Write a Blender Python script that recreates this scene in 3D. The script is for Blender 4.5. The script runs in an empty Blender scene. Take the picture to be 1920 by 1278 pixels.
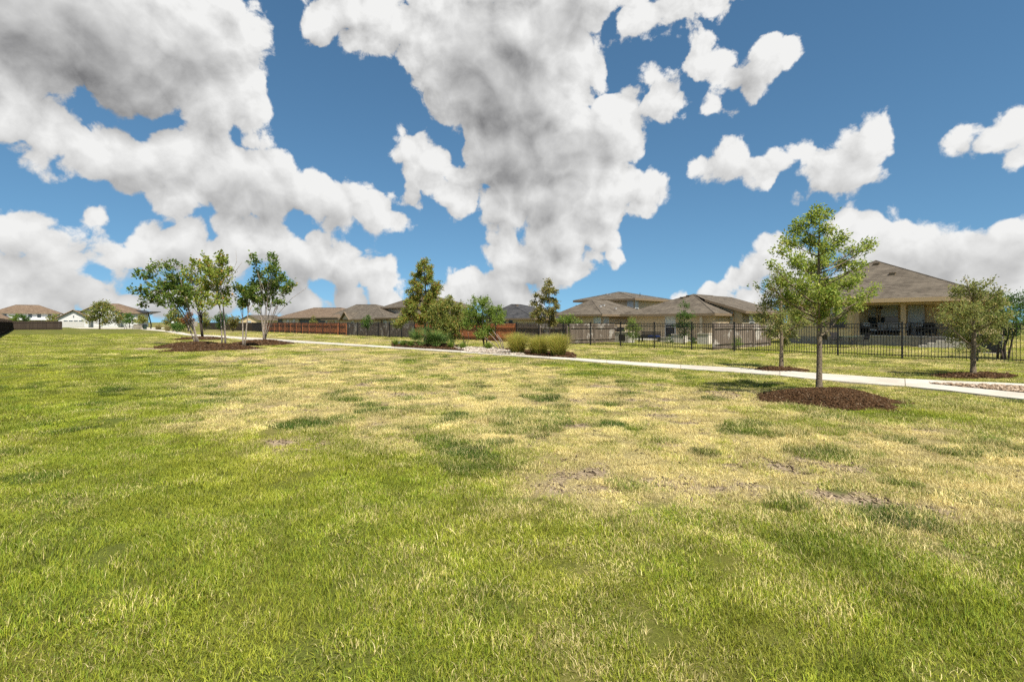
import bpy, math, random
import numpy as np
from mathutils import Vector, Matrix
R = math.radians
sc = bpy.context.scene
COL = sc.collection
random.seed(7)
rng = np.random.default_rng(7)

# ------------------------------------------------------------------ camera
CAMH, F, HOR = 1.58, 960.0, 604.0          # eye height (m), focal length and horizon in photo pixels (1920 wide)
cam_d = bpy.data.cameras.new("camera"); cam = bpy.data.objects.new("camera", cam_d); COL.objects.link(cam)
cam.location = (0, 0, CAMH); cam.rotation_euler = (R(90), 0, 0)
cam_d.sensor_width = 36; cam_d.lens = 18; cam_d.shift_y = -35.0 / 1920
cam_d.clip_start = 0.05; cam_d.clip_end = 6000
sc.camera = cam

# ------------------------------------------------------------------ light and exposure
SUN = Vector((0.46, -0.888, 0)) * math.cos(R(57)) + Vector((0, 0, math.sin(R(57))))
sl = bpy.data.lights.new("sun", 'SUN'); so = bpy.data.objects.new("sun", sl); COL.objects.link(so)
sl.energy = 5.0; sl.angle = R(0.53); sl.color = (1.0, 0.955, 0.87)
so.rotation_euler = SUN.to_track_quat('Z', 'Y').to_euler(); so.location = (30, -20, 60)
vs = sc.view_settings
sc.display_settings.display_device = 'sRGB'
vs.view_transform = 'Standard'; vs.look = 'None'; vs.gamma = 1; vs.exposure = 0.68; vs.use_curve_mapping = False
cy = sc.cycles
cy.max_bounces = 6; cy.diffuse_bounces = 4; cy.glossy_bounces = 2; cy.transmission_bounces = 3; cy.transparent_max_bounces = 6
cy.use_denoising = False
try:
    cy.denoiser = 'OPENIMAGEDENOISE'; cy.denoising_input_passes = 'RGB_ALBEDO_NORMAL'
except Exception: pass
cy.sample_clamp_indirect = 2.0; cy.caustics_reflective = False; cy.caustics_refractive = False
cy.use_adaptive_sampling = True; cy.adaptive_threshold = 0.02

# ------------------------------------------------------------------ world: sky and cumulus clouds, laid out by compass direction
W = bpy.data.worlds.new("World"); sc.world = W; W.use_nodes = True
class NT:
    """small helper to chain nodes"""
    def __init__(s, tree): s.t = tree; s.n = tree.nodes; s.l = tree.links
    def node(s, kind, **kw):
        nd = s.n.new(kind)
        for k, v in kw.items(): setattr(nd, k, v)
        return nd
    def put(s, sock, v):
        if v is None: return
        if isinstance(v, bpy.types.NodeSocket): s.l.new(v, sock)
        else: sock.default_value = v
    def math(s, op, a, b=None, c=None, clamp=False):
        nd = s.n.new('ShaderNodeMath'); nd.operation = op; nd.use_clamp = clamp
        s.put(nd.inputs[0], a); s.put(nd.inputs[1], b); s.put(nd.inputs[2], c)
        return nd.outputs[0]
    def vec(s, op, a, b=None, scale=None):
        nd = s.n.new('ShaderNodeVectorMath'); nd.operation = op
        s.put(nd.inputs[0], a); s.put(nd.inputs[1], b)
        if scale is not None: s.put(nd.inputs['Scale'], scale)
        return nd.outputs['Value'] if op in ('DISTANCE', 'LENGTH', 'DOT_PRODUCT') else nd.outputs[0]
    def noise(s, v, scale, detail=3, rough=0.5, dist=0.0, out='Fac', dim='3D'):
        nd = s.n.new('ShaderNodeTexNoise'); nd.noise_dimensions = dim; s.put(nd.inputs['Vector'], v)
        nd.inputs['Scale'].default_value = scale; nd.inputs['Detail'].default_value = detail
        nd.inputs['Roughness'].default_value = rough; nd.inputs['Distortion'].default_value = dist
        return nd.outputs[out]
    def mix(s, fac, a, b):
        nd = s.n.new('ShaderNodeMix'); nd.data_type = 'RGBA'
        s.put(nd.inputs[0], fac); s.put(nd.inputs[6], a); s.put(nd.inputs[7], b)
        return nd.outputs[2]
    def ramp(s, v, a, b, lo=0.0, hi=1.0, smooth=True):
        nd = s.n.new('ShaderNodeMapRange'); nd.interpolation_type = 'SMOOTHSTEP' if smooth else 'LINEAR'
        s.put(nd.inputs['Value'], v)
        for k, x in zip(('From Min', 'From Max', 'To Min', 'To Max'), (a, b, lo, hi)): nd.inputs[k].default_value = x
        return nd.outputs[0]

# cumulus: clusters of round heads, (x, y, radius) measured on the photograph and turned into directions
PUFFS = [(40,20,165),(210,60,140),(340,100,120),(420,175,70),(435,90,55),(265,150,72),(-140,60,220),(475,200,24),(455,60,30),
 (10,205,62),(80,250,60),(165,285,64),(250,305,66),(340,305,72),(430,330,72),(510,345,66),(575,350,48),(645,375,46),(705,400,34),(350,262,30),(320,375,26),(745,410,18),
 (170,403,17),(105,335,8),(25,440,46),(85,458,34),(155,475,22),(215,482,24),(285,465,42),(355,460,50),(425,482,40),
 (440,420,36),(505,450,44),(580,480,48),(650,505,44),(715,520,34),
 (25,520,46),(105,528,38),(180,548,34),(20,575,40),(115,572,36),(220,570,40),(315,555,36),(400,560,40),(485,565,36),(565,570,34),(645,570,30),(720,570,26),
 (610,10,48),(690,25,68),(790,60,72),(890,70,95),(1000,60,100),(1100,20,66),(1190,8,40),(1280,0,36),(1360,-10,30),(840,150,70),(940,180,105),(1030,200,95),(1095,110,46),(1150,205,66),(1225,190,40),
 (960,290,90),(1060,280,80),(1150,270,44),(805,312,40),(765,280,26),(860,355,46),(950,380,50),(1040,370,70),(1130,365,62),(1215,360,34),(1060,430,58),(1130,445,34),(1150,480,18),
 (950,478,36),(1020,490,46),(1070,500,28),(880,530,38),(945,545,40),(835,550,24),(1010,565,20),(775,380,15),
 (1318,112,26),(1350,135,26),(1385,155,42),(1435,110,38),(1350,195,22),
 (1315,308,22),(1375,308,38),(1440,322,28),(1515,280,22),(1555,318,42),(1630,265,42),(1612,320,40),(1500,387,20),
 (1805,268,14),(1855,258,20),(1905,235,36),(1895,290,24),(1258,297,7),
 (1595,428,42),(1665,455,46),(1740,462,42),(1800,458,34),(1860,462,38),(1920,450,38),(1640,505,48),(1730,520,46),(1830,525,50),(1920,530,44),
 (1450,480,34),(1400,515,34),(1490,525,48),(1335,552,24),(1290,562,16),(1410,565,30)]
# where the flat grey bases show: (x, y, radius)
CORES = [(120,70,150),(250,175,95),(360,120,60),(930,170,110),(970,300,85),(900,80,60),(1060,40,70),(1080,290,50),(1030,390,45),(530,385,45),(440,350,40),(250,330,35),(640,400,22),
 (40,490,42),(340,495,36),(640,540,40),(560,510,40),(120,560,60),(300,585,70),(200,595,60),(420,590,70),(540,592,60),(650,592,50),(1000,525,32),(920,570,40),(1770,505,62),(1870,505,56),(1680,490,36),(1480,550,40),(1590,350,26),(1390,180,22),(1370,335,18)]
def sky_dir(x, y): return Vector(((x - 960) / F, 1, (HOR - y) / F)).normalized()
def puff_dirs(lst, f):
    return [(c, r / F * (c.y ** 1.5) * f * (1.0 + 0.16 * max(0.0, 1 - c.z / 0.2))) for c, r in ((sky_dir(x, y), r) for x, y, r in lst)]
SKYP, SKYC = puff_dirs(PUFFS, 1.02), puff_dirs(CORES, 1.0)
def cumulus_group(name, puffs, cores, deck):
    """node group: direction -> (opacity field, brightness 0..1)"""
    grp = bpy.data.node_groups.new(name, 'ShaderNodeTree')
    grp.interface.new_socket("Dir", in_out='INPUT', socket_type='NodeSocketVector')
    for nm in ("Depth", "Shade"): grp.interface.new_socket(nm, in_out='OUTPUT', socket_type='NodeSocketFloat')
    g = NT(grp); gi = g.node('NodeGroupInput'); go = g.node('NodeGroupOutput'); P = gi.outputs[0]
    sx = g.node('ShaderNodeSeparateXYZ'); g.put(sx.inputs[0], P)
    el = g.math('MAXIMUM', sx.outputs[2], 0.0)
    sh = g.math('DIVIDE', 2.6, g.math('ADD', el, 1.0)); Q = g.vec('SCALE', g.vec('MULTIPLY', P, (1, 1, 0)), scale=sh)   # seen from below: features shrink towards the horizon
    wn = g.vec('SUBTRACT', g.noise(Q, 3.6, 2, 0.55, out='Color', dim='2D'), (0.5, 0.5, 0.5))
    PW = g.vec('ADD', P, g.vec('SCALE', wn, scale=g.math('MULTIPLY_ADD', el, 0.09, 0.014)))
    def body(lst, k, at=None):
        d = None
        for c, rr in lst:
            di = g.math('SUBTRACT', g.vec('DISTANCE', at or PW, tuple(c)), rr)
            d = di if d is None else g.math('SMOOTH_MIN', d, di, k)
        return d
    d = body(puffs, 0.026)
    LIT = Vector((0.45, -0.1, 0.88)) * 0.05      # towards the sun across the sky
    d1 = body(puffs, 0.02, g.vec('ADD', PW, tuple(LIT)))
    turn = g.math('MULTIPLY', g.math('SUBTRACT', d1, d), 20.0) if puffs else None      # -1 .. 1: under side .. sunny side of each head
    dc = body(cores, 0.04)
    if deck:   # the same kind of heads over the rest of the sky
        hd = g.math('MULTIPLY', g.math('SUBTRACT', 0.54, g.noise(Q, 1.6, 2, 0.5, dim='2D')), 0.8)
        if puffs:
            hd = g.math('ADD', hd, g.ramp(sx.outputs[2], 0.56, 0.72, 1.0, 0.0)); d = g.math('SMOOTH_MIN', d, hd, 0.02)
        else: d = hd
    amp = g.math('MULTIPLY_ADD', el, 1.1, 0.40)
    wob = g.vec('SCALE', wn, scale=0.07)
    def relief(v):     # round heads on round heads
        def heads(scale, a):
            n = g.node('ShaderNodeTexVoronoi'); n.feature = 'F1'; n.voronoi_dimensions = '2D'; n.inputs['Scale'].default_value = scale; n.inputs['Randomness'].default_value = 1.0
            g.put(n.inputs['Vector'], v); q = n.outputs['Distance']
            return g.math('MULTIPLY', g.math('SUBTRACT', 0.75, g.math('MULTIPLY', q, q)), a)
        fr = g.math('MULTIPLY', g.noise(v, 22, 4, 0.6, dim='2D'), 0.040)
        return g.math('MULTIPLY', g.math('ADD', heads(6.0, 0.052), g.math('ADD', heads(14.5, 0.036), fr)), amp)
    QW = g.vec('ADD', Q, wob)
    r0 = relief(QW); r1 = relief(g.vec('ADD', QW, (0.030, -0.055, 0.0)))
    g.put(go.inputs[0], g.math('ADD', r0, g.math('MULTIPLY_ADD', amp, -0.054, g.math('MULTIPLY', d, -1.0))))
    core = g.ramp(d, 0.0, -0.10, 0.0, CL_THICK)
    if dc is not None: core = g.math('ADD', core, g.ramp(g.math('SUBTRACT', dc, g.math('MULTIPLY', r0, 0.35)), 0.03, -0.09, 0.0, CL_CORE))
    fine = g.math('MULTIPLY', g.math('SUBTRACT', r0, r1), g.math('MULTIPLY_ADD', core, -0.9 * CL_FINE, CL_FINE))
    s0 = g.math('SUBTRACT', g.math('ADD', fine, 0.79), core)
    if puffs: s0 = g.math('MULTIPLY_ADD', turn, CL_TURN, s0)
    g.put(go.inputs[1], g.math('MAXIMUM', g.math('MINIMUM', s0, 1.0), 0.0))
    return grp
CL_FINE, CL_THICK, CL_CORE, CL_TURN = 12.0, 0.22, 0.36, 0.30
w = NT(W.node_tree); W.node_tree.nodes.clear()
tc = w.node('ShaderNodeTexCoord'); D0 = tc.outputs['Generated']
sky = w.node('ShaderNodeTexSky'); sky.sky_type = 'NISHITA'; sky.sun_disc = False
sky.sun_elevation = R(57); sky.sun_rotation = math.atan2(0.46, -0.888)
sky.air_density = 0.9; sky.dust_density = 0.0; sky.ozone_density = 2.0; sky.altitude = 300
w.put(sky.inputs[0], w.vec('NORMALIZE', w.vec('ADD', w.vec('MULTIPLY', D0, (1, 1, 0.85)), (0, 0, 0.13))))
hs = w.node('ShaderNodeHueSaturation'); hs.inputs['Saturation'].default_value = 1.06; hs.inputs['Value'].default_value = 1.22
w.put(hs.inputs['Color'], w.vec('MULTIPLY', sky.outputs[0], (0.84, 1.03, 0.99)))
def sector(name, puffs, cores, deck):
    bg = w.node('ShaderNodeBackground'); bg.inputs['Strength'].default_value = 0.066
    if not puffs and not deck:
        w.put(bg.inputs['Color'], hs.outputs[0]); return bg.outputs[0]
    n = w.node('ShaderNodeGroup'); n.node_tree = cumulus_group(name, puffs, cores, deck); w.put(n.inputs[0], D0)
    alpha = w.ramp(n.outputs[0], 0.0, 0.011)
    cloud = w.mix(n.outputs[1], (1.9, 1.9, 1.95, 1), (8.4, 8.4, 8.3, 1))
    w.put(bg.inputs['Color'], w.mix(alpha, hs.outputs[0], cloud))
    return bg.outputs[0]
# the sky is worked out sector by sector (by compass bearing) so that each direction only looks at the clouds near it
sep = w.node('ShaderNodeSeparateXYZ'); w.put(sep.inputs[0], D0)
bear = w.math('ARCTAN2', sep.outputs[0], sep.outputs[1])
CUTS = [math.atan((x - 960) / F) for x in (220, 430, 640, 860, 1040, 1240, 1500)]
lims = [R(-75)] + CUTS + [R(75)]; zl = [-1.0, -0.01, 0.10, 0.19, 0.32, 2.0]
secs = {}
for i in range(len(lims) - 1):
    for k in range(len(zl) - 1):
        def near(lst):
            out = []
            for c, rr in lst:
                hc = math.hypot(c.x, c.y); az = math.atan2(c.x, c.y); m_ = rr + 0.045 + 0.10 * max(c.z, 0)
                if az + m_ / hc > lims[i] and az - m_ / hc < lims[i + 1] and c.z + m_ * hc > zl[k] and c.z - m_ * hc < zl[k + 1]: out.append((c, rr))
            return out
        secs[i, k] = sector('cumulus_sector', near(SKYP), near(SKYC), k == len(zl) - 2) if k else sector('below', [], [], False)
rest = sector('cumulus_rest', [], [], True)
def pick_z(i, lo, hi):
    if hi - lo == 1: return secs[i, lo]
    mid = (lo + hi) // 2; mx = w.node('ShaderNodeMixShader')
    w.put(mx.inputs[0], w.math('GREATER_THAN', sep.outputs[2], zl[mid])); w.l.new(pick_z(i, lo, mid), mx.inputs[1]); w.l.new(pick_z(i, mid, hi), mx.inputs[2])
    return mx.outputs[0]
def pick(lo, hi):
    if hi - lo == 1: return pick_z(lo, 0, len(zl) - 1)
    mid = (lo + hi) // 2; mx = w.node('ShaderNodeMixShader')
    w.put(mx.inputs[0], w.math('GREATER_THAN', bear, lims[mid])); w.l.new(pick(lo, mid), mx.inputs[1]); w.l.new(pick(mid, hi), mx.inputs[2])
    return mx.outputs[0]
mx = w.node('ShaderNodeMixShader'); w.put(mx.inputs[0], w.math('MAXIMUM', w.math('GREATER_THAN', w.math('ABSOLUTE', bear), R(60)), w.math('GREATER_THAN', sep.outputs[2], 0.74)))
w.l.new(pick(0, len(lims) - 1), mx.inputs[1]); w.l.new(rest, mx.inputs[2])
wo = w.node('ShaderNodeOutputWorld'); w.l.new(mx.outputs[0], wo.inputs[0])
W.cycles.sampling_method = 'MANUAL'; W.cycles.sample_map_resolution = 512

# ------------------------------------------------------------------ helpers: measuring, tagging, meshes
def gp(x, y, z=0.0):
    """photo pixel on level ground -> world x, y"""
    Y = F * (CAMH - z) / (y - HOR); return ((x - 960) / F * Y, Y)
def zat(y, Y): return CAMH + (HOR - y) * Y / F
def tag(o, label, cat, group=None, kind=None):
    if label: o["label"] = label
    if cat: o["category"] = cat
    if group: o["group"] = group
    if kind: o["kind"] = kind
    return o
def empty(name, loc, rz=0.0):
    o = bpy.data.objects.new(name, None); COL.objects.link(o)
    o.location = loc; o.rotation_euler = (0, 0, rz); o.empty_display_size = 0.2
    return o
def link(name, me, parent=None, loc=None, rz=None):
    o = bpy.data.objects.new(name, me); COL.objects.link(o)
    if parent: o.parent = parent
    if loc is not None: o.location = loc
    if rz is not None: o.rotation_euler = (0, 0, rz)
    return o
class MB:
    def __init__(s): s.v = []; s.f = []
    def quad(s, *p):
        i = len(s.v); s.v += [tuple(q) for q in p]; s.f.append(tuple(range(i, i + len(p)))); return s
    def box(s, x0, x1, y0, y1, z0, z1):
        i = len(s.v)
        s.v += [(x0,y0,z0),(x1,y0,z0),(x1,y1,z0),(x0,y1,z0),(x0,y0,z1),(x1,y0,z1),(x1,y1,z1),(x0,y1,z1)]
        s.f += [tuple(i + k for k in q) for q in ((3,2,1,0),(4,5,6,7),(0,1,5,4),(1,2,6,5),(2,3,7,6),(3,0,4,7))]
        return s
    def tube(s, pts, rad, n=6, cap=True):
        pts = [Vector(p) for p in pts]; i0 = len(s.v)
        for k, p in enumerate(pts):
            t = (pts[min(k + 1, len(pts) - 1)] - pts[max(k - 1, 0)])
            t = t.normalized() if t.length > 1e-6 else Vector((0, 0, 1))
            a = t.cross(Vector((0, 1, 0)) if abs(t.y) < 0.9 else Vector((1, 0, 0))).normalized(); b = t.cross(a)
            r = rad[k] if isinstance(rad, (list, tuple)) else rad
            for j in range(n):
                q = p + (a * math.cos(2 * math.pi * j / n) + b * math.sin(2 * math.pi * j / n)) * r
                s.v.append(tuple(q))
        for k in range(len(pts) - 1):
            for j in range(n):
                a, b = i0 + k * n + j, i0 + k * n + (j + 1) % n
                s.f.append((a, b, b + n, a + n))
        if cap:
            s.f.append(tuple(i0 + j for j in range(n))[::-1]); e = i0 + (len(pts) - 1) * n
            s.f.append(tuple(e + j for j in range(n)))
        return s
    def mesh(s, name, mat, smooth=False):
        me = bpy.data.meshes.new(name); me.from_pydata(s.v, [], s.f); me.validate(); me.update()
        if mat: me.materials.append(mat)
        if smooth: me.polygons.foreach_set('use_smooth', [True] * len(me.polygons))
        return me
    def build(s, name, mat, parent=None, loc=None, rz=None, smooth=False):
        return link(name, s.mesh(name, mat, smooth), parent, loc, rz)
def np_mesh(name, verts, faces, mat, attrs=None, smooth=False):
    """verts (N,3), faces (M,k) arrays of equal size"""
    me = bpy.data.meshes.new(name)
    verts = np.asarray(verts, np.float32); faces = np.asarray(faces, np.int32)
    me.vertices.add(len(verts)); me.vertices.foreach_set('co', verts.ravel())
    k = faces.shape[1]
    me.loops.add(faces.size); me.loops.foreach_set('vertex_index', faces.ravel())
    me.polygons.add(len(faces)); me.polygons.foreach_set('loop_start', np.arange(0, faces.size, k, dtype=np.int32))
    if smooth: me.polygons.foreach_set('use_smooth', np.ones(len(faces), bool))
    for nm, a in (attrs or {}).items():
        at = me.attributes.new(nm, 'FLOAT', 'POINT'); at.data.foreach_set('value', np.asarray(a, np.float32))
    me.update(calc_edges=True)
    if mat: me.materials.append(mat)
    return me

# numpy value noise
_perm = rng.random((256, 256)).astype(np.float32)
def vnoise(x, y):
    xi = np.floor(x).astype(int); yi = np.floor(y).astype(int); fx = x - xi; fy = y - yi
    fx = fx * fx * (3 - 2 * fx); fy = fy * fy * (3 - 2 * fy)
    p = lambda a, b: _perm[a & 255, b & 255]
    return (p(xi, yi) * (1 - fx) + p(xi + 1, yi) * fx) * (1 - fy) + (p(xi, yi + 1) * (1 - fx) + p(xi + 1, yi + 1) * fx) * fy
def fbm(x, y, s, o=4):
    t = 0; a = 0.5; n = 0
    for k in range(o):
        t = t + a * vnoise(x / s + 17.3 * k, y / s - 9.1 * k); n += a; a *= 0.55; s *= 0.5
    return t / n
def sstep(a, b, x):
    t = np.clip((x - a) / (b - a), 0, 1); return t * t * (3 - 2 * t)

# ------------------------------------------------------------------ materials
MATS = {}
def mat(name, col, rough=0.7, var=0.0, scale=6.0, bump=0.0, bscale=60.0, metal=0.0, spec=0.3, col2=None, detail=4):
    m = bpy.data.materials.new(name); m.use_nodes = True; t = NT(m.node_tree); b = t.n['Principled BSDF']
    b.inputs['Roughness'].default_value = rough; b.inputs['Metallic'].default_value = metal
    b.inputs['Specular IOR Level'].default_value = spec
    c = (*col, 1)
    tc = t.node('ShaderNodeTexCoord')
    if var or col2:
        n = t.noise(tc.outputs['Object'], scale, detail, 0.6)
        n = t.ramp(n, 0.3, 0.7)
        c2 = (*col2, 1) if col2 else tuple(x * (1 - var) for x in col) + (1,)
        cs = t.mix(n, c, c2); t.put(b.inputs['Base Color'], cs)
    else: b.inputs['Base Color'].default_value = c
    if bump:
        n = t.noise(tc.outputs['Object'], bscale, 4, 0.6); bp = t.node('ShaderNodeBump'); bp.inputs['Strength'].default_value = bump
        bp.inputs['Distance'].default_value = 0.02
        t.put(bp.inputs['Height'], n); t.put(b.inputs['Normal'], bp.outputs[0])
    MATS[name] = m; return m
def leaf_mat(name, c1, c2, c3=None, f3=0.0, trans=0.42, rough=0.5, spec=0.25):
    m = bpy.data.materials.new(name); m.use_nodes = True; t = NT(m.node_tree); b = t.n['Principled BSDF']
    at = t.node('ShaderNodeAttribute', attribute_name='rnd')
    c = t.mix(at.outputs['Fac'], (*c1, 1), (*c2, 1))
    if c3:
        a2 = t.node('ShaderNodeAttribute', attribute_name='rnd2')
        c = t.mix(t.ramp(a2.outputs['Fac'], 1 - f3 - 0.1, 1 - f3 + 0.1), c, (*c3, 1))
    t.put(b.inputs['Base Color'], c); b.inputs['Roughness'].default_value = rough; b.inputs['Specular IOR Level'].default_value = spec
    tr = t.node('ShaderNodeBsdfTranslucent')
    hs = t.node('ShaderNodeHueSaturation'); t.put(hs.inputs['Color'], c); hs.inputs['Value'].default_value = 1.22
    t.put(tr.inputs[0], hs.outputs[0])
    mx = t.node('ShaderNodeMixShader'); mx.inputs[0].default_value = trans
    t.l.new(b.outputs[0], mx.inputs[1]); t.l.new(tr.outputs[0], mx.inputs[2])
    t.l.new(mx.outputs[0], t.n['Material Output'].inputs[0])
    return m
def shingle_mat(name, c1, c2):
    m = bpy.data.materials.new(name); m.use_nodes = True; t = NT(m.node_tree); b = t.n['Principled BSDF']
    tc = t.node('ShaderNodeTexCoord'); sp = t.node('ShaderNodeSeparateXYZ'); t.put(sp.inputs[0], tc.outputs['Object'])
    cb = t.node('ShaderNodeCombineXYZ'); t.put(cb.inputs[0], t.math('ADD', sp.outputs[0], sp.outputs[1])); t.put(cb.inputs[1], t.math('MULTIPLY', sp.outputs[2], 2.0))
    br = t.node('ShaderNodeTexBrick'); t.put(br.inputs['Vector'], cb.outputs[0])
    br.inputs['Scale'].default_value = 1.0; br.inputs['Brick Width'].default_value = 0.45; br.inputs['Row Height'].default_value = 0.19
    br.inputs['Mortar Size'].default_value = 0.012; br.inputs['Bias'].default_value = -0.1
    br.inputs['Color1'].default_value = (*c1, 1); br.inputs['Color2'].default_value = (*c2, 1); br.inputs['Mortar'].default_value = tuple(x * 0.45 for x in c1) + (1,)
    n = t.noise(tc.outputs['Object'], 1.1, 5, 0.65)
    c = t.mix(t.ramp(n, 0.35, 0.7, 0.0, 0.55), br.outputs[0], tuple(x * 1.35 for x in c2) + (1,))
    t.put(b.inputs['Base Color'], c); b.inputs['Roughness'].default_value = 0.9; b.inputs['Specular IOR Level'].default_value = 0.15
    bp = t.node('ShaderNodeBump'); bp.inputs['Strength'].default_value = 0.5; bp.inputs['Distance'].default_value = 0.02
    t.put(bp.inputs['Height'], br.outputs['Fac']); bp.invert = True; t.put(b.inputs['Normal'], bp.outputs[0])
    return m
def wood_mat(name, c1, c2, streak=None):
    m = bpy.data.materials.new(name); m.use_nodes = True; t = NT(m.node_tree); b = t.n['Principled BSDF']
    oi = t.node('ShaderNodeObjectInfo'); ge = t.node('ShaderNodeNewGeometry')
    st = t.vec('MULTIPLY', ge.outputs['Position'], (14, 14, 1.6))
    n = t.noise(st, 1.0, 4, 0.6)
    c = t.mix(oi.outputs['Random'], (*c1, 1), (*c2, 1))
    c = t.mix(t.ramp(n, 0.35, 0.75, 0.0, 0.6), c, tuple(x * 0.55 for x in c1) + (1,))
    if streak:
        n2 = t.noise(ge.outputs['Position'], 1.3, 3, 0.6)
        c = t.mix(t.ramp(n2, 0.52, 0.64, 0, 0.8), c, (*streak, 1))
    t.put(b.inputs['Base Color'], c); b.inputs['Roughness'].default_value = 0.85; b.inputs['Specular IOR Level'].default_value = 0.15
    return m
M_BLACK = mat('black_painted_steel', (0.012, 0.012, 0.013), 0.45, spec=0.4)
M_STUCCO = mat('tan_stucco', (0.70, 0.54, 0.30), 0.9, 0.12, 1.2, 0.3, 80)
M_BEIGE = mat('beige_siding', (0.54, 0.42, 0.27), 0.85, 0.12, 1.0, 0.2, 60)
M_OLIVE = mat('taupe_siding', (0.44, 0.37, 0.25), 0.85, 0.1, 1.0, 0.2, 60)
M_BLUEGREY = mat('blue_grey_siding', (0.10, 0.115, 0.13), 0.8, 0.1, 1.0)
M_CREAM = mat('cream_wall', (0.56, 0.47, 0.34), 0.85, 0.12, 1.0)
M_WHITE = mat('white_paint', (0.60, 0.59, 0.57), 0.7, 0.05, 1.0)
M_TRIM = mat('tan_trim', (0.46, 0.33, 0.19), 0.7, 0.08, 2.0)
M_DTRIM = mat('brown_trim', (0.20, 0.145, 0.09), 0.7, 0.08, 2.0)
M_STONE = mat('foundation_concrete', (0.33, 0.29, 0.23), 0.9, 0.25, 2.0, 0.4, 30)
M_CONC = mat('pale_concrete', (0.52, 0.475, 0.40), 0.9, col2=(0.40, 0.355, 0.29), scale=0.9, bump=0.25, bscale=90)
_t = NT(M_CONC.node_tree); _b = _t.n['Principled BSDF']; _lk = _b.inputs['Base Color'].links[0].from_socket; _oi = _t.node('ShaderNodeObjectInfo')
_t.put(_b.inputs['Base Color'], _t.vec('SCALE', _lk, scale=_t.math('MULTIPLY_ADD', _oi.outputs['Random'], 0.22, 0.88)))   # slabs poured at different times
M_PATIO = mat('patio_concrete', (0.45, 0.41, 0.35), 0.9, 0.2, 2.0, 0.2, 60)
M_GLASS = mat('window_glass', (0.03, 0.045, 0.055), 0.06, spec=0.8)
M_BLIND = mat('window_blind', (0.52, 0.54, 0.52), 0.35, 0.1, 3.0, spec=0.6)
M_MULCH = mat('dark_mulch', (0.042, 0.025, 0.014), 0.95, col2=(0.085, 0.05, 0.028), scale=18, bump=0.9, bscale=45)
M_CHIP = leaf_mat('bark_chip', (0.026, 0.014, 0.007), (0.095, 0.052, 0.026), (0.19, 0.14, 0.09), 0.04, trans=0.0, rough=0.95, spec=0.04)
M_WOODCHIP = leaf_mat('wood_chip', (0.14, 0.09, 0.055), (0.34, 0.25, 0.17), (0.5, 0.4, 0.3), 0.2, trans=0.0, rough=0.9, spec=0.05)
M_ROCK = leaf_mat('white_river_rock', (0.30, 0.25, 0.19), (0.52, 0.46, 0.38), (0.17, 0.12, 0.085), 0.22, trans=0.0)
M_BARK = mat('oak_bark', (0.24, 0.185, 0.12), 0.95, col2=(0.11, 0.083, 0.055), scale=22, bump=1.0, bscale=35)
M_PALEBARK = mat('pale_grey_bark', (0.36, 0.30, 0.24), 0.9, col2=(0.16, 0.125, 0.095), scale=9, bump=0.6, bscale=25)
M_DARKBARK = mat('dark_bark', (0.075, 0.055, 0.042), 0.95, 0.4, 14, 0.8, 30)
M_CANVAS = mat('off_white_cushion', (0.60, 0.57, 0.52), 0.9, 0.1, 5)
M_WICKER = mat('dark_wicker', (0.022, 0.017, 0.014), 0.6, 0.3, 30, 0.6, 90)
M_BLUECUSH = mat('navy_blue_cushion', (0.012, 0.03, 0.12), 0.7, 0.2, 8)
M_GREENGLASS = mat('green_tinted_table_top', (0.05, 0.09, 0.07), 0.15, spec=0.7)
M_RED = wood_mat('red_stained_board', (0.68, 0.26, 0.10), (0.50, 0.18, 0.07))
M_GREY = wood_mat('weathered_grey_board', (0.23, 0.18, 0.135), (0.15, 0.115, 0.085), (0.52, 0.47, 0.40))
M_DARKB = wood_mat('dark_brown_board', (0.075, 0.055, 0.04), (0.05, 0.036, 0.027))
M_SH_TAN = shingle_mat('tan_brown_shingle', (0.076, 0.062, 0.047), (0.124, 0.103, 0.078))
M_SH_DARK = shingle_mat('charcoal_shingle', (0.032, 0.032, 0.034), (0.062, 0.060, 0.060))
M_SH_BROWN = shingle_mat('brown_shingle', (0.115, 0.078, 0.052), (0.165, 0.118, 0.08))

# ------------------------------------------------------------------ layout: the path, beds and the condition of the lawn
NEAR = [gp(*p) for p in [(1920,751),(1735,729.5),(1540,713.6),(1440,703.4),(1230,688.8),(1020,672),(860,661),(720,652),(600,645),(480,638),(360,629.5)]]
FAR = [gp(*p) for p in [(1920,721.5),(1735,714),(1540,701.6),(1440,694),(1230,682.3),(1020,668),(860,657.4),(720,649),(600,641.5),(480,633.6),(360,626.4)]]
NEAR = [(13.2,4.2),(11.7,7.6)] + NEAR + [(-48.2,73.0),(-60,88),(-76,106),(-88.5,121)]
FAR = [(19.5,7.6),(15.9,10.3)] + FAR + [(-50.5,78.5),(-62,93),(-74.5,108),(-84.5,120)]
def resample(poly, n):
    p = np.array(poly); s = np.r_[0, np.cumsum(np.hypot(*(np.diff(p, axis=0).T)))]
    # smooth with Catmull-Rom through the points, parameter = index
    out = []
    for t in np.linspace(0, len(p) - 1, n):
        i = min(int(t), len(p) - 2); f = t - i
        p0, p1, p2, p3 = p[max(i - 1, 0)], p[i], p[i + 1], p[min(i + 2, len(p) - 1)]
        out.append(0.5 * ((2 * p1) + (-p0 + p2) * f + (2 * p0 - 5 * p1 + 4 * p2 - p3) * f * f + (-p0 + 3 * p1 - 3 * p2 + p3) * f ** 3))
    return np.array(out)
NS = 240
NE, FE = resample(NEAR, NS), resample(FAR, NS)
PATH_POLY = np.vstack([NE[::4], NE[-1:], FE[::-4], FE[:1]])
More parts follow.
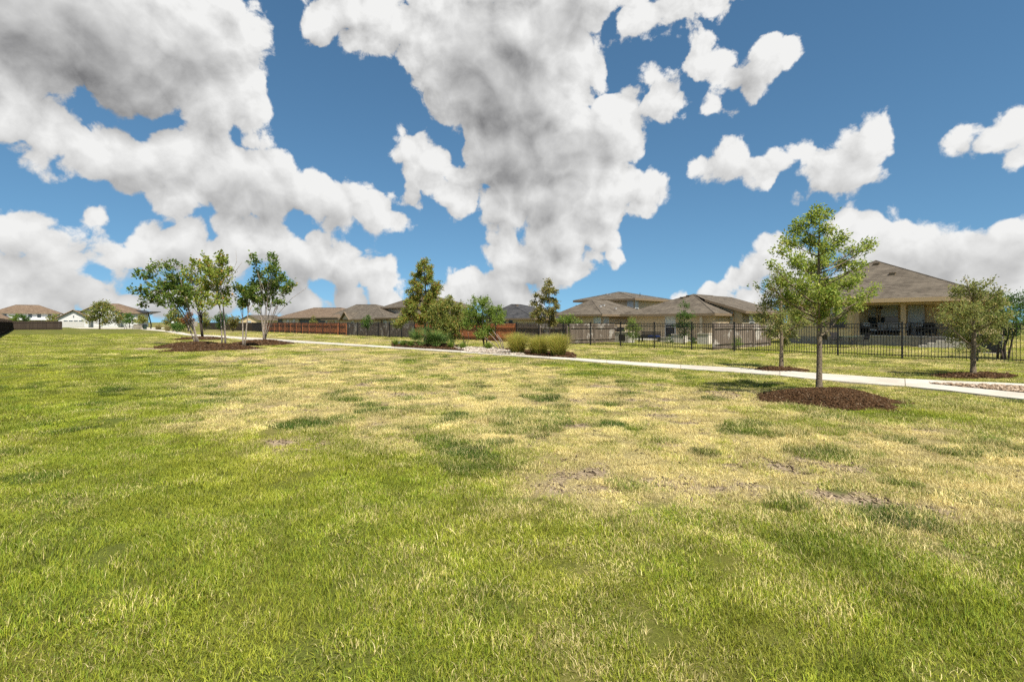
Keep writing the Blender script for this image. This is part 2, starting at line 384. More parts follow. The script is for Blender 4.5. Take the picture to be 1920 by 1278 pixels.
def inside(px, py, poly):
    px = np.asarray(px); r = np.zeros(px.shape, bool); n = len(poly); j = n - 1
    for i in range(n):
        xi, yi = poly[i]; xj, yj = poly[j]
        if yi != yj:
            c = ((yi > py) != (yj > py)) & (px < (xj - xi) * (py - yi) / (yj - yi) + xi); r ^= c
        j = i
    return r
def dist_path(px, py):
    px = np.asarray(px, float); d = np.full(px.shape, 1e9)
    for c in (NE, FE):
        for i in range(0, NS - 1, 8):
            a, b = c[i], c[min(i + 8, NS - 1)]; ab = b - a
            t = np.clip(((px - a[0]) * ab[0] + (py - a[1]) * ab[1]) / (ab @ ab + 1e-9), 0, 1)
            d = np.minimum(d, np.hypot(px - a[0] - t * ab[0], py - a[1] - t * ab[1]))
    return d
# beds: (centre, radius x, radius y, mound height)
BEDS = {'oak': (6.47, 10.45, 1.30, 1.22, 0.17), 'oak2': (8.75, 16.75, 0.85, 0.6, 0.05), 'oak3': (13.3, 14.75, 1.15, 0.5, 0.05),
        'redA': (-20.9, 33.6, 1.8, 2.8, 0.24), 'redC': (-17.4, 29.8, 2.15, 2.7, 0.26), 'redD': (-18.4, 37.2, 2.0, 2.9, 0.22), 'redB': (-29, 47.8, 2.3, 2.6, 0.15)}
ROCKBED = [gp(*p) for p in [(845,653),(880,652.5),(925,655),(968,661),(985,667),(955,665.8),(880,660.8)]]
MULCHBED = [gp(*p) for p in [(735,641),(845,645),(870,658.5),(800,654.5),(735,650.5)]]
GRASSBED = [gp(*p) for p in [(940,655),(1075,663),(1080,672.5),(985,666.5)]]
CHIPBED = [gp(*p) for p in [(1744,721.6),(1920,727)]] + [(14.6, 9.6), (12.2, 7.9)] + [gp(1920,739)]
# fence frame: runs along DV, yards lie towards TV
ANG = R(-46.87); DV = np.array([math.cos(ANG), math.sin(ANG)]); TV = np.array([-math.sin(ANG), math.cos(ANG)]); T0 = 27.68
def st(x, t):
    """s coordinate (along the fence) of photo column x at distance t behind the fence"""
    u = (x - 960) / F; Y = (t + T0) / (TV[0] * u + TV[1]); return u * Y * DV[0] + Y * DV[1]
def depth(x, t):
    u = (x - 960) / F; return (t + T0) / (TV[0] * u + TV[1])
def world(s, t): p = s * DV + (t + T0) * TV; return (float(p[0]), float(p[1]))
# dark green clumps: photo position and width in metres
CLUMPS = [(727,716,.8),(650,738,.5),(590,759,.5),(775,742,.5),(800,752,.3),(700,772,.9),(640,797,.9),(560,800,.6),(838,790,.85),(905,746,.55),(1020,745,1.1),(985,772,1.1),(960,800,.6),
 (1180,739,.7),(825,709,.4),(510,714,.5),(395,755,.6),(860,842,.9),(930,830,.5),(1390,802,.8),(1330,745,.5),(1480,812,.6),(780,770,.4),(690,757,.5),(1270,770,.4),(1150,800,.5),(1060,760,.5),(620,762,.3),(745,728,.4),
 (1560,905,.35),(1480,930,.3),(1640,960,.35),(1720,830,.4),(1850,850,.5),(1750,975,.4),(1820,935,.4),(480,775,.5),(430,735,.5),(905,705,.5),(1100,700,.6),(1000,725,.5)]
CL = np.array([(*gp(x, y), w) for x, y, w in CLUMPS])
DRYPOLY = np.array([(-17,24),(-9,26),(1,21.5),(4.4,15.5),(6.0,11.6),(6.4,8.0),(5.6,5.6),(4.1,4.6),(2.6,4.2),(0.9,4.5),(0.0,5.6),(-1.2,6.6),(-2.6,7.0),(-4.3,8.3),(-6.4,10.5),(-9.5,14)])
BARE = [(1090,885,.75,.45),(1150,902,.7,.35),(1250,905,.6,.3),(1500,870,.6,.3),(1600,920,.7,.3),(1010,800,.5,.3),(700,800,.6,.4),(560,835,.4,.4),(300,652,2.6,1.6),(600,655,2.4,1.4),(460,655,2.2,2.2),(1300,790,.5,.3),(1200,760,.6,.3),(820,760,.8,.5),(1350,735,.9,.5)]
def poly_dist(px, py, poly):
    d = np.full(np.shape(px), 1e9); n = len(poly)
    for i in range(n):
        a, b = poly[i], poly[(i + 1) % n]; ab = b - a
        t = np.clip(((px - a[0]) * ab[0] + (py - a[1]) * ab[1]) / (ab @ ab), 0, 1)
        d = np.minimum(d, np.hypot(px - a[0] - t * ab[0], py - a[1] - t * ab[1]))
    return np.where(inside(px, py, poly), d, -d)
def lawn(px, py):
    """dryness 0..1, bare soil 0..1, lushness of dark clumps 0..1"""
    sd = poly_dist(px, py, DRYPOLY); rr = np.hypot(px, py)
    n1 = fbm(px, py, 2.2, 4); n2 = fbm(px + 50, py + 20, 0.7, 3); n3 = fbm(px - 31, py + 77, 7.0, 3)
    edge = np.clip(rr * 0.12, 0.5, 2.5)
    dry = sstep(-1.6, 1.5, sd / edge + (n1 - 0.5) * 4.2) * 0.84 + 0.05
    right = sstep(0.5, 3.5, px) * sstep(3.0, 4.5, py); dry = np.maximum(dry, right * (0.34 + 0.5 * (n1 - 0.35)))
    far = sstep(14, 26, py); dry = np.maximum(dry, far * (0.50 + 1.1 * (n1 - 0.5) + 0.5 * (n3 - 0.5)))
    lush = sstep(-0.55, -0.80, px / (py + 0.01)) * sstep(9, 14, rr); dry = dry * (1 - 0.7 * lush)
    wt = 0.45 + 0.55 * sstep(-1.5, 0.5, sd / edge)
    dry = np.clip(dry + (n2 - 0.5) * 0.95 * wt + (n1 - 0.5) * 0.75 * wt + (fbm(px + 7, py - 3, 0.25, 2) - 0.5) * 0.5, 0, 1)
    t = px * TV[0] + py * TV[1] - T0
    dry = np.where(t > 0, np.clip(0.35 + (n1 - 0.5) * 1.1, 0, 1), dry)
    cl = np.zeros(np.shape(px))
    for cx, cyy, wd in CL:
        ax = (px - cx) / (wd * 0.5); ay = (py - cyy) / (wd * 0.62)
        cl = np.maximum(cl, sstep(1.25, 0.45, np.hypot(ax, ay) + (n2 - 0.5) * 1.8))
    cl = cl * (0.68 + 0.32 * sstep(0.35, 0.6, fbm(px - 5, py + 60, 0.28, 3)))
    cl = np.maximum(cl, 0.42 * sstep(0.56, 0.76, fbm(px + 9, py - 40, 0.9, 4)) * (rr < 30))
    cl = np.maximum(cl, 0.75 * sstep(0.64, 0.74, fbm(px + 90, py - 4, 0.55, 3)) * (rr < 30) * sstep(3, 6, rr))
    bare = np.zeros(np.shape(px))
    for x, y, a, b in BARE:
        cx, cyy = gp(x, y); bare = np.maximum(bare, sstep(1.2, 0.5, np.hypot((px - cx) / a, (py - cyy) / b) + (n2 - 0.5) * 2.6 + (n1 - 0.5)))
    bare = np.maximum(bare, 0.8 * sstep(0.62, 0.72, fbm(px - 70, py + 11, 0.8, 3)) * sstep(0.5, 0.8, dry))
    bare *= (1 - cl)
    return dry * (1 - 0.85 * cl), bare, cl
def bed_h(px, py):
    h = np.zeros(np.shape(px))
    for cx, cyy, rx, ry, hh in BEDS.values():
        q = np.hypot((px - cx) / rx, (py - cyy) / ry); h = np.maximum(h, hh * sstep(1.0, 0.25, q))
    return h
def in_bed(px, py, m=1.0):
    r = np.zeros(np.shape(px), bool)
    for cx, cyy, rx, ry, hh in BEDS.values():
        a = np.arctan2(py - cyy, px - cx); wob = 1 + 0.07 * np.sin(3 * a + cx) + 0.05 * np.sin(7 * a + cyy)
        r |= np.hypot((px - cx) / rx, (py - cyy) / ry) < m * wob
    return r
def ground_z(px, py):
    dp = np.where(inside(px, py, PATH_POLY), 0, dist_path(px, py))
    rr = np.hypot(px, py)
    return (fbm(px + 3, py + 8, 3.2, 3) - 0.5) * 0.13 * sstep(0.3, 2.0, dp) * sstep(90, 40, rr) + (fbm(px + 31, py - 8, 0.45, 3) - 0.5) * 0.055 * sstep(0.05, 0.6, dp) * sstep(40, 15, rr)

# ground sheet
na, rads = 420, np.r_[0.4, np.geomspace(0.8, 120, 230), np.geomspace(135, 4500, 22)]
an = np.linspace(0, 2 * np.pi, na, endpoint=False)
# more columns in front
an = np.concatenate([np.linspace(R(25), R(155), 300, endpoint=False), np.linspace(R(155), R(385), 120, endpoint=False)])
RA, AN = np.meshgrid(rads, an, indexing='ij')
GX, GY = RA * np.cos(AN), RA * np.sin(AN)
fx, fy = GX.ravel(), GY.ravel()
GZ = ground_z(fx, fy)
dryv, barev, clv = lawn(fx, fy)
nr = len(rads); idx = np.arange(nr * len(an)).reshape(nr, len(an)); nx = np.roll(idx, -1, axis=1)
faces = np.stack([idx[:-1], idx[1:], nx[1:], nx[:-1]], -1).reshape(-1, 4)
vv = np.stack([fx, fy, GZ], -1)
vv = np.vstack([vv, [[0, 0, 0]]])
dryv = np.r_[dryv, 0.2]; barev = np.r_[barev, 0]; clv = np.r_[clv, 0]
mg = bpy.data.materials.new('lawn_ground'); mg.use_nodes = True; t = NT(mg.node_tree); b = t.n['Principled BSDF']
ge = t.node('ShaderNodeNewGeometry'); pos = ge.outputs['Position']
ad = t.node('ShaderNodeAttribute', attribute_name='dry'); ab_ = t.node('ShaderNodeAttribute', attribute_name='bare'); ac = t.node('ShaderNodeAttribute', attribute_name='clump')
nf = t.noise(pos, 26, 5, 0.7); nm = t.noise(pos, 3.1, 5, 0.65); nl = t.noise(t.vec('MULTIPLY', pos, (1, 1, 0)), 0.35, 5, 0.6)
dv = t.math('ADD', ad.outputs['Fac'], t.math('MULTIPLY', t.math('SUBTRACT', nm, 0.5), 0.9))
dv = t.math('ADD', dv, t.math('MULTIPLY', t.math('SUBTRACT', nf, 0.5), 0.9), clamp=True)
green = t.mix(t.ramp(nl, 0.35, 0.65), (0.12, 0.165, 0.018, 1), (0.20, 0.20, 0.026, 1))
straw = t.mix(nf, (0.36, 0.29, 0.11, 1), (0.52, 0.43, 0.21, 1))
c = t.mix(t.ramp(dv, 0.15, 0.85), green, straw)
c = t.mix(t.ramp(t.math('ADD', ac.outputs['Fac'], t.math('MULTIPLY', t.math('SUBTRACT', nf, 0.5), 0.5)), 0.3, 0.8, 0, 0.8), c, (0.085, 0.125, 0.016, 1))
soil = t.mix(t.ramp(nf, 0.35, 0.65), (0.42, 0.33, 0.22, 1), (0.17, 0.12, 0.075, 1))
c = t.mix(t.ramp(t.math('ADD', ab_.outputs['Fac'], t.math('MULTIPLY', t.math('SUBTRACT', nf, 0.5), 0.6)), 0.3, 0.7), c, soil)
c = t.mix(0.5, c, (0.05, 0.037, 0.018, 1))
c = t.mix(t.math('MULTIPLY', ab_.outputs['Fac'], 0.8), c, soil)
t.put(b.inputs['Base Color'], c); b.inputs['Roughness'].default_value = 0.95; b.inputs['Specular IOR Level'].default_value = 0.1
bp = t.node('ShaderNodeBump'); bp.inputs['Strength'].default_value = 0.8; bp.inputs['Distance'].default_value = 0.03
t.put(bp.inputs['Height'], t.noise(pos, 40, 4, 0.7)); t.put(b.inputs['Normal'], bp.outputs[0])
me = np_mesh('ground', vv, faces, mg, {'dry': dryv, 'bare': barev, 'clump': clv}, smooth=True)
import bmesh
bm = bmesh.new(); bm.from_mesh(me); bm.verts.ensure_lookup_table(); cv = bm.verts[len(vv) - 1]
for j in range(len(an)):
    bm.faces.new((bm.verts[int(idx[0, j])], bm.verts[int(idx[0, (j + 1) % len(an)])], cv))
bmesh.ops.recalc_face_normals(bm, faces=bm.faces); bm.to_mesh(me); bm.free()
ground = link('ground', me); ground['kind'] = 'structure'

# concrete path, slab by slab
path = empty('path', (*NE[60], 0)); path['kind'] = 'structure'

acc = np.r_[0, np.cumsum(np.hypot(*np.diff((NE + FE) / 2, axis=0).T))]
def at_len(c, L):
    return np.array([np.interp(L, acc, c[:, 0]), np.interp(L, acc, c[:, 1])])
L = 0.0
while L < acc[-1] - 0.5:
    seg = 3.2 if L < 40 else 6.0
    e = min(L + seg, acc[-1]); k = 5; gap = 0.007
    ls = np.linspace(L + gap, e - gap, k); m_ = MB(); ox, oy = NE[60]
    pn = [at_len(NE, q) - (ox, oy) for q in ls]; pf = [at_len(FE, q) - (ox, oy) for q in ls]
    zt = 0.035 + random.uniform(-0.003, 0.003)
    ring = [tuple(p) for p in pn] + [tuple(p) for p in pf[::-1]]; n = len(ring)
    m_.v = [(x, y, zt) for x, y in ring] + [(x, y, -0.08) for x, y in ring]
    for i in range(k - 1): m_.f.append((i, i + 1, n - 2 - i, n - 1 - i)[::-1])
    for i in range(n): m_.f.append((i, (i + 1) % n, n + (i + 1) % n, n + i))
    m_.build('slab', M_CONC, path)
    L = e
# ------------------------------------------------------------------ scatter of small bits (chips, stones) as one mesh
def bits(name, pts, size, matl, parent=None, loc=(0, 0, 0), flat=0.35, elong=2.0):
    pts = np.asarray(pts, float); n = len(pts)
    base = np.array([(-1,-1,-1),(1,-1,-1),(1,1,-1),(-1,1,-1),(-.7,-.7,1),(.7,-.7,1),(.7,.7,1),(-.7,.7,1)], float) * 0.5
    fq = np.array([(3,2,1,0),(4,5,6,7),(0,1,5,4),(1,2,6,5),(2,3,7,6),(3,0,4,7)])
    s = size * rng.uniform(0.5, 1.4, n)
    v = base[None] * np.stack([s * rng.uniform(1, elong, n), s, s * flat], -1)[:, None, :]
    v = v + rng.normal(0, 0.12, v.shape) * s[:, None, None]
    a = rng.uniform(0, 6.28, n); tl = rng.normal(0, 0.45, n)
    ca, sa, ct, stt = np.cos(a), np.sin(a), np.cos(tl), np.sin(tl)
    x, y, z = v[..., 0], v[..., 1], v[..., 2]
    x, z = x * ct[:, None] - z * stt[:, None], x * stt[:, None] + z * ct[:, None]
    x, y = x * ca[:, None] - y * sa[:, None], x * sa[:, None] + y * ca[:, None]
    v = np.stack([x, y, z], -1) + pts[:, None, :]
    fc = (fq[None] + (np.arange(n) * 8)[:, None, None]).reshape(-1, 4)
    me = np_mesh(name, v.reshape(-1, 3), fc, matl, {'rnd': np.repeat(rng.random(n), 8), 'rnd2': np.repeat(rng.random(n), 8)})
    o = link(name, me, parent, loc); o['kind'] = 'stuff'; return o
def mulch_mound(key, label, nchips, csize):
    cx, cyy, rx, ry, hh = BEDS[key]; na_, nr_ = 48, 10; m_ = MB(); m_.v.append((0, 0, hh))
    for i in range(1, nr_ + 1):
        q = i / nr_
        for j in range(na_):
            a = 2 * math.pi * j / na_; wob = 1 + 0.07 * math.sin(3 * a + cx) + 0.05 * math.sin(7 * a + cyy) + random.uniform(-.02, .02)
            px, py = rx * q * wob * math.cos(a), ry * q * wob * math.sin(a)
            z = hh * float(sstep(1.0, 0.25, q)) + 0.045 * (1 - q ** 6) + random.uniform(-.012, .012) - 0.07 * (q > 0.99)
            gz = float(ground_z(np.array([cx + px]), np.array([cyy + py]))[0])
            m_.v.append((px, py, z + gz))
    for j in range(na_): m_.f.append((0, 1 + j, 1 + (j + 1) % na_))
    for i in range(nr_ - 1):
        for j in range(na_):
            a, b_ = 1 + i * na_ + j, 1 + i * na_ + (j + 1) % na_; m_.f.append((a, a + na_, b_ + na_, b_))
    root = empty('mulch_bed', (cx, cyy, 0)); tag(root, label, 'mulch bed', 'mulch beds round the trees')
    m_.build('mound', M_MULCH, root, smooth=True)
    q = np.sqrt(rng.random(nchips)) * np.where(rng.random(nchips) < .12, 1.14, 1.01); a = rng.uniform(0, 6.28, nchips); wob = 1 + 0.07 * np.sin(3 * a + cx) + 0.05 * np.sin(7 * a + cyy)
    px, py = rx * q * wob * np.cos(a), ry * q * wob * np.sin(a)
    z = hh * sstep(1.0, 0.25, q) + 0.045 * np.clip(1 - q ** 6, 0, 1) + ground_z(cx + px, cyy + py) + 0.008
    bits('bark_chips', np.stack([px, py, z], -1), csize, M_CHIP, root)
    return root
mulch_mound('oak', 'dark brown mulch mound round the big oak in front of the path', 15000, 0.026)
mulch_mound('oak2', 'thin mulch ring beyond the path round the slim oak', 1200, 0.045)
mulch_mound('oak3', 'mulch ring beyond the path round the rightmost oak', 1500, 0.045)
mulch_mound('redA', 'mulch mound under the leftmost leaning multi-stem tree', 4000, 0.07)
mulch_mound('redC', 'nearest mulch mound of the left tree group', 4500, 0.07)
mulch_mound('redD', 'mulch mound under the multi-stem tree with a bare branch', 4000, 0.07)
mulch_mound('redB', 'mulch mound at the back of the left tree group', 1500, 0.09)
def scatter_poly(poly, n):
    poly = np.array(poly); lo, hi = poly.min(0), poly.max(0); out = np.zeros((0, 2))
    while len(out) < n:
        p = rng.uniform(lo, hi, (n * 3, 2)); out = np.vstack([out, p[inside(p[:, 0], p[:, 1], poly)]])
    return out[:n]
def flat_bed(name, poly, matl, z):
    m_ = MB(); o = np.mean(poly, axis=0); m_.quad(*[(x - o[0], y - o[1], 0) for x, y in poly])
    me = m_.mesh(name, matl)
    if me.polygons[0].normal.z < 0: me.flip_normals()
    return link(name, me, None, (o[0], o[1], z)), o
def bed_with_bits(name, label, cat, poly, matl, z, n, size, bmat, bname, flat=0.5, elong=1.6):
    o, c = flat_bed(name, poly, matl, z); tag(o, label, cat)
    p = scatter_poly(poly, n) - c
    bits(bname, np.c_[p, rng.uniform(0.0, size * 0.35, n)], size, bmat, o, flat=flat, elong=elong)
    return o
bed_with_bits('rock_bed', 'bed of pale river rock beside the path', 'rock bed', ROCKBED, M_STONE, 0.045, 3000, 0.085, M_ROCK, 'river_rocks', 0.6, 1.5)
bed_with_bits('planting_bed', 'dark mulched planting bed under the fan palm', 'planting bed', MULCHBED, M_MULCH, 0.065, 2500, 0.07, M_CHIP, 'bark_chips')
bed_with_bits('planting_bed', 'dark mulched bed under the tall clump grasses', 'planting bed', GRASSBED, M_MULCH, 0.05, 2500, 0.07, M_CHIP, 'bark_chips')
bed_with_bits('wood_chip_bed', 'pinkish wood chip wedge between the two branches of the path', 'chip bed', CHIPBED, mat('chip_base', (0.19, 0.135, 0.09), 0.95, 0.4, 20), 0.044, 4000, 0.045, M_WOODCHIP, 'wood_chips')

# ------------------------------------------------------------------ lawn blades: tufts instanced over the lawn (one uncountable mass)
def tuft(name, n, size, h, hv, width, lean, matl, drop=0.0):
    ang = rng.uniform(0, 6.28, n); rad = size * np.sqrt(rng.random(n))
    bx, by = rad * np.cos(ang), rad * np.sin(ang)
    H = h * np.exp(rng.normal(0, hv, n)); wd = width * rng.uniform(0.6, 1.3, n)
    la = rng.uniform(0, 6.28, n); ln = np.abs(rng.normal(lean, lean * 0.5, n)) * H
    lx, ly = np.cos(la), np.sin(la); pa = la + np.pi / 2 + rng.normal(0, 0.5, n); qx, qy = np.cos(pa) * wd / 2, np.sin(pa) * wd / 2
    z0 = np.full(n, -0.012)
    up = H * rng.uniform(1 - drop, 1, n)
    V = np.stack([np.stack([bx - qx, by - qy, z0], -1), np.stack([bx + qx, by + qy, z0], -1),
                  np.stack([bx + lx * ln * .35 + qx * .8, by + ly * ln * .35 + qy * .8, up * .6], -1), np.stack([bx + lx * ln * .35 - qx * .8, by + ly * ln * .35 - qy * .8, up * .6], -1),
                  np.stack([bx + lx * ln, by + ly * ln, up], -1)], 1).reshape(-1, 3)
    o = np.arange(n)[:, None] * 5
    tri = np.vstack([o + [0, 1, 2], o + [0, 2, 3], o + [3, 2, 4]])
    r = np.repeat(rng.random(n), 5); r2 = np.repeat(rng.random(n), 5)
    me = np_mesh(name, V, tri, matl, {'rnd': r, 'rnd2': r2})
    return bpy.data.objects.new(name, me)
mb = bpy.data.materials.new('grass_blade'); mb.use_nodes = True; t = NT(mb.node_tree); b = t.n['Principled BSDF']
ar = t.node('ShaderNodeAttribute', attribute_name='rnd'); ar2 = t.node('ShaderNodeAttribute', attribute_name='rnd2')
ad = t.node('ShaderNodeAttribute', attribute_name='dry', attribute_type='INSTANCER'); ac = t.node('ShaderNodeAttribute', attribute_name='clump', attribute_type='INSTANCER')
ge = t.node('ShaderNodeNewGeometry'); pos = ge.outputs['Position']; nm = t.noise(pos, 3.1, 4, 0.65); nl = t.noise(pos, 0.45, 4, 0.6)
prob = t.math('ADD', ad.outputs['Fac'], t.math('MULTIPLY', t.math('SUBTRACT', nm, 0.5), 0.7))
prob = t.math('MULTIPLY_ADD', prob, 1.12, -0.01)
isdry = t.ramp(t.math('SUBTRACT', prob, ar2.outputs['Fac']), -0.08, 0.08)
gr = t.mix(ar.outputs['Fac'], (0.115, 0.18, 0.012, 1), (0.30, 0.31, 0.028, 1))
gr = t.mix(t.ramp(nl, 0.40, 0.70, 0, 0.45), gr, (0.34, 0.31, 0.04, 1))
gr = t.mix(t.math('MULTIPLY', ac.outputs['Fac'], 0.95), gr, (0.035, 0.08, 0.009, 1))
sw = t.mix(ar.outputs['Fac'], (0.46, 0.37, 0.12, 1), (0.66, 0.56, 0.28, 1))
c = t.mix(isdry, gr, sw)
av = t.node('ShaderNodeAttribute', attribute_name='tone', attribute_type='INSTANCER')
c = t.vec('SCALE', c, scale=av.outputs['Fac'])
t.put(b.inputs['Base Color'], c); b.inputs['Roughness'].default_value = 0.55; b.inputs['Specular IOR Level'].default_value = 0.2
tr = t.node('ShaderNodeBsdfTranslucent'); t.put(tr.inputs[0], c); mx = t.node('ShaderNodeMixShader'); mx.inputs[0].default_value = 0.22
t.l.new(b.outputs[0], mx.inputs[1]); t.l.new(tr.outputs[0], mx.inputs[2]); t.l.new(mx.outputs[0], t.n['Material Output'].inputs[0])
tuft_col = bpy.data.collections.new('tufts')
KINDS = []
for i in range(4): KINDS.append(tuft('tuft_a%d' % i, 640, 0.20, 0.027, 0.32, 0.0032, 0.8, mb, 0.5))     # mown lawn
for i in range(3): KINDS.append(tuft('tuft_b%d' % i, 520, 0.20, 0.018, 0.32, 0.0032, 1.4, mb, 0.7))       # thin, flattened dry turf
for i in range(3): KINDS.append(tuft('tuft_c%d' % i, 640, 0.20, 0.040, 0.34, 0.0038, 0.75, mb, 0.4))     # taller dark clumps
for i in range(2): KINDS.append(tuft('tuft_d%d' % i, 260, 0.22, 0.030, 0.4, 0.0062, 1.2, mb, 0.7))        # coarse broad runners
for o in KINDS: tuft_col.objects.link(o)
def lay(x0, x1, y0, y1, step, scale, rmin, rmax):
    xs, ys = np.meshgrid(np.arange(x0, x1, step), np.arange(y0, y1, step)); px, py = xs.ravel(), ys.ravel()
    px = px + rng.uniform(-.5, .5, px.shape) * step; py = py + rng.uniform(-.5, .5, py.shape) * step
    r = np.hypot(px, py); k = (r >= rmin) & (r < rmax) & (np.abs(px) < py * 1.18 + 1.5) & (py > 0.8)
    px, py = px[k], py[k]
    k = ~in_bed(px, py, 1.0)
    px, py = px[k], py[k]
    dp = dist_path(px, py); k = ~inside(px, py, PATH_POLY) & (dp > 0.14 * scale)
    for poly in (ROCKBED, MULCHBED, GRASSBED): k &= ~inside(px, py, np.array(poly))
    px, py = px[k], py[k]
    return px, py, np.full(px.shape, scale)
lays = [lay(-13, 13, 0.8, 10, 0.17, 1.0, 0, 9.5), lay(-24, 24, 0.8, 21, 0.24, 1.25, 9.5, 20), lay(-52, 45, 10, 45, 0.52, 2.0, 20, 44), lay(-95, 70, 20, 90, 1.1, 3.2, 44, 88)]
px, py, scl = [np.concatenate(q) for q in zip(*lays)]
dr, br_, cl_ = lawn(px, py)
thin = sstep(0.56, 0.70, fbm(px + 11, py + 5, 0.30, 2)) * 0.4
keep = rng.random(len(px)) > np.maximum(br_ * 0.65, thin)
px, py, scl, dr, br_, cl_ = [q[keep] for q in (px, py, scl, dr, br_, cl_)]
u = rng.random(len(px)); ki = np.where(cl_ > 0.15 + 0.6 * rng.random(len(px)), 7 + (u * 3).astype(int), np.where((dr > 0.5) & (u * 1.2 < dr), 4 + (u * 2.99).astype(int), (u * 3.99).astype(int)))
coarse = (fbm(px + 200, py, 0.9, 3) > 0.60) & (rng.random(len(px)) < 0.2); ki = np.where(coarse & (dr < 0.55), 10 + (rng.random(len(px)) * 1.99).astype(int), ki)
zs = ground_z(px, py)
hs_ = np.where(scl > 1.8, 0.75, 0.95) * scl ** 0.35 * (0.35 + 1.3 * fbm(px, py + 300, 0.5, 3))
gm = bpy.data.meshes.new('lawn_grass'); gm.vertices.add(len(px)); gm.vertices.foreach_set('co', np.stack([px, py, zs], -1).astype(np.float32).ravel())
def pattr(nm, ty, a):
    at = gm.attributes.new(nm, ty, 'POINT'); at.data.foreach_set('vector' if ty == 'FLOAT_VECTOR' else 'value', np.asarray(a).ravel())
pattr('tone', 'FLOAT', (1.12 * np.exp(rng.normal(0, 0.20, len(px)))).clip(0.6, 1.7).astype(np.float32))
dr = np.clip(dr + rng.normal(0, 0.17, len(px)) * (0.5 + dr), 0, 1)
pattr('kind_i', 'INT', ki.astype(np.int32)); pattr('dry', 'FLOAT', dr.astype(np.float32)); pattr('clump', 'FLOAT', cl_.astype(np.float32))
pattr('rotz', 'FLOAT_VECTOR', np.stack([rng.normal(0, .05, len(px)), rng.normal(0, .05, len(px)), rng.uniform(0, 6.28, len(px))], -1).astype(np.float32))
pattr('scl', 'FLOAT_VECTOR', np.stack([scl, scl, hs_], -1).astype(np.float32))
gobj = link('lawn_grass', gm); tag(gobj, 'mown patchy lawn grass, green and straw coloured', 'grass', kind='stuff')
ng = bpy.data.node_groups.new('lawn_scatter', 'GeometryNodeTree')
ng.interface.new_socket('Geometry', in_out='INPUT', socket_type='NodeSocketGeometry'); ng.interface.new_socket('Geometry', in_out='OUTPUT', socket_type='NodeSocketGeometry')
G = NT(ng); gi = G.node('NodeGroupInput'); go = G.node('NodeGroupOutput')
ci = G.node('GeometryNodeCollectionInfo'); ci.inputs[0].default_value = tuft_col; ci.inputs['Separate Children'].default_value = True; ci.inputs['Reset Children'].default_value = True
ip = G.node('GeometryNodeInstanceOnPoints'); ip.inputs['Pick Instance'].default_value = True
def named(nm, ty):
    n = G.node('GeometryNodeInputNamedAttribute'); n.data_type = ty; n.inputs[0].default_value = nm; return n.outputs[0]
G.l.new(gi.outputs[0], ip.inputs['Points']); G.l.new(ci.outputs[0], ip.inputs['Instance']); G.l.new(named('kind_i', 'INT'), ip.inputs['Instance Index'])
e2r = G.node('FunctionNodeEulerToRotation'); G.l.new(named('rotz', 'FLOAT_VECTOR'), e2r.inputs[0]); G.l.new(e2r.outputs[0], ip.inputs['Rotation'])
G.l.new(named('scl', 'FLOAT_VECTOR'), ip.inputs['Scale']); G.l.new(ip.outputs[0], go.inputs[0])
md = gobj.modifiers.new('scatter', 'NODES'); md.node_group = ng
# dead stems, clippings and crumbs of soil lying on the thin patches
lp_ = np.stack([rng.uniform(-14, 9, 130000), rng.uniform(3.5, 24, 130000)], -1)
ld, lb, lc = lawn(lp_[:, 0], lp_[:, 1])
kp = (rng.random(len(lp_)) < lb * 1.0 + 0.10 * (ld > 0.55)) & ~in_bed(lp_[:, 0], lp_[:, 1], 1.02) & ~inside(lp_[:, 0], lp_[:, 1], PATH_POLY) & (dist_path(lp_[:, 0], lp_[:, 1]) > 0.1)
lp_ = lp_[kp][:26000]
M_LITTER = leaf_mat('dead_stem', (0.10, 0.07, 0.045), (0.40, 0.31, 0.19), (0.05, 0.035, 0.025), 0.25, trans=0.0, rough=0.95, spec=0.05)
lit_o = bits('lawn_litter', np.c_[lp_, ground_z(lp_[:, 0], lp_[:, 1]) + 0.006], 0.011, M_LITTER, flat=0.6, elong=9.0)
tag(lit_o, 'dead stems and clippings strewn over the thin dry patches', 'lawn litter')



# ------------------------------------------------------------------ iron fence along the yards
S_R, S_L = st(1920, 0) + 6.0, st(470, 0)
PANEL = 2.44; PSTEP = PANEL / 22
fence = empty('iron_fence', (*world(S_R, 0), 0), ANG); tag(fence, 'black metal picket fence running along the back yards', 'fence')
post_me = MB().box(-.032, .032, -.032, .032, -0.1, 1.56).box(-.042, .042, -.042, .042, 1.561, 1.60).mesh('post', M_BLACK)
pick_me = MB().box(-.009, .009, -.009, .009, 0.07, 1.52).mesh('picket', M_BLACK)
rail_me = MB().box(.034, PANEL - .034, -.016, .016, -.018, .018).mesh('rail', M_BLACK)
npan = int((S_R - S_L) / PANEL); far_p = MB(); npick = 0
for i in range(npan + 1):
    x0 = -i * PANEL
    link('post', post_me, fence, (x0, 0, 0))
    if i == npan: break
    for z in (0.14, 1.34, 1.50): link('rail', rail_me, fence, (x0 - PANEL, 0, z))
    for k in range(1, 22):
        xx = x0 - k * PSTEP
        vis = i >= 2
        if vis and npick < 300: link('picket', pick_me, fence, (xx, 0, 0)); npick += 1
        else: far_p.box(xx - .009, xx + .009, -.009, .009, 0.07, 1.52)
fp = far_p.build('pickets', M_BLACK, fence); fp['kind'] = 'stuff'

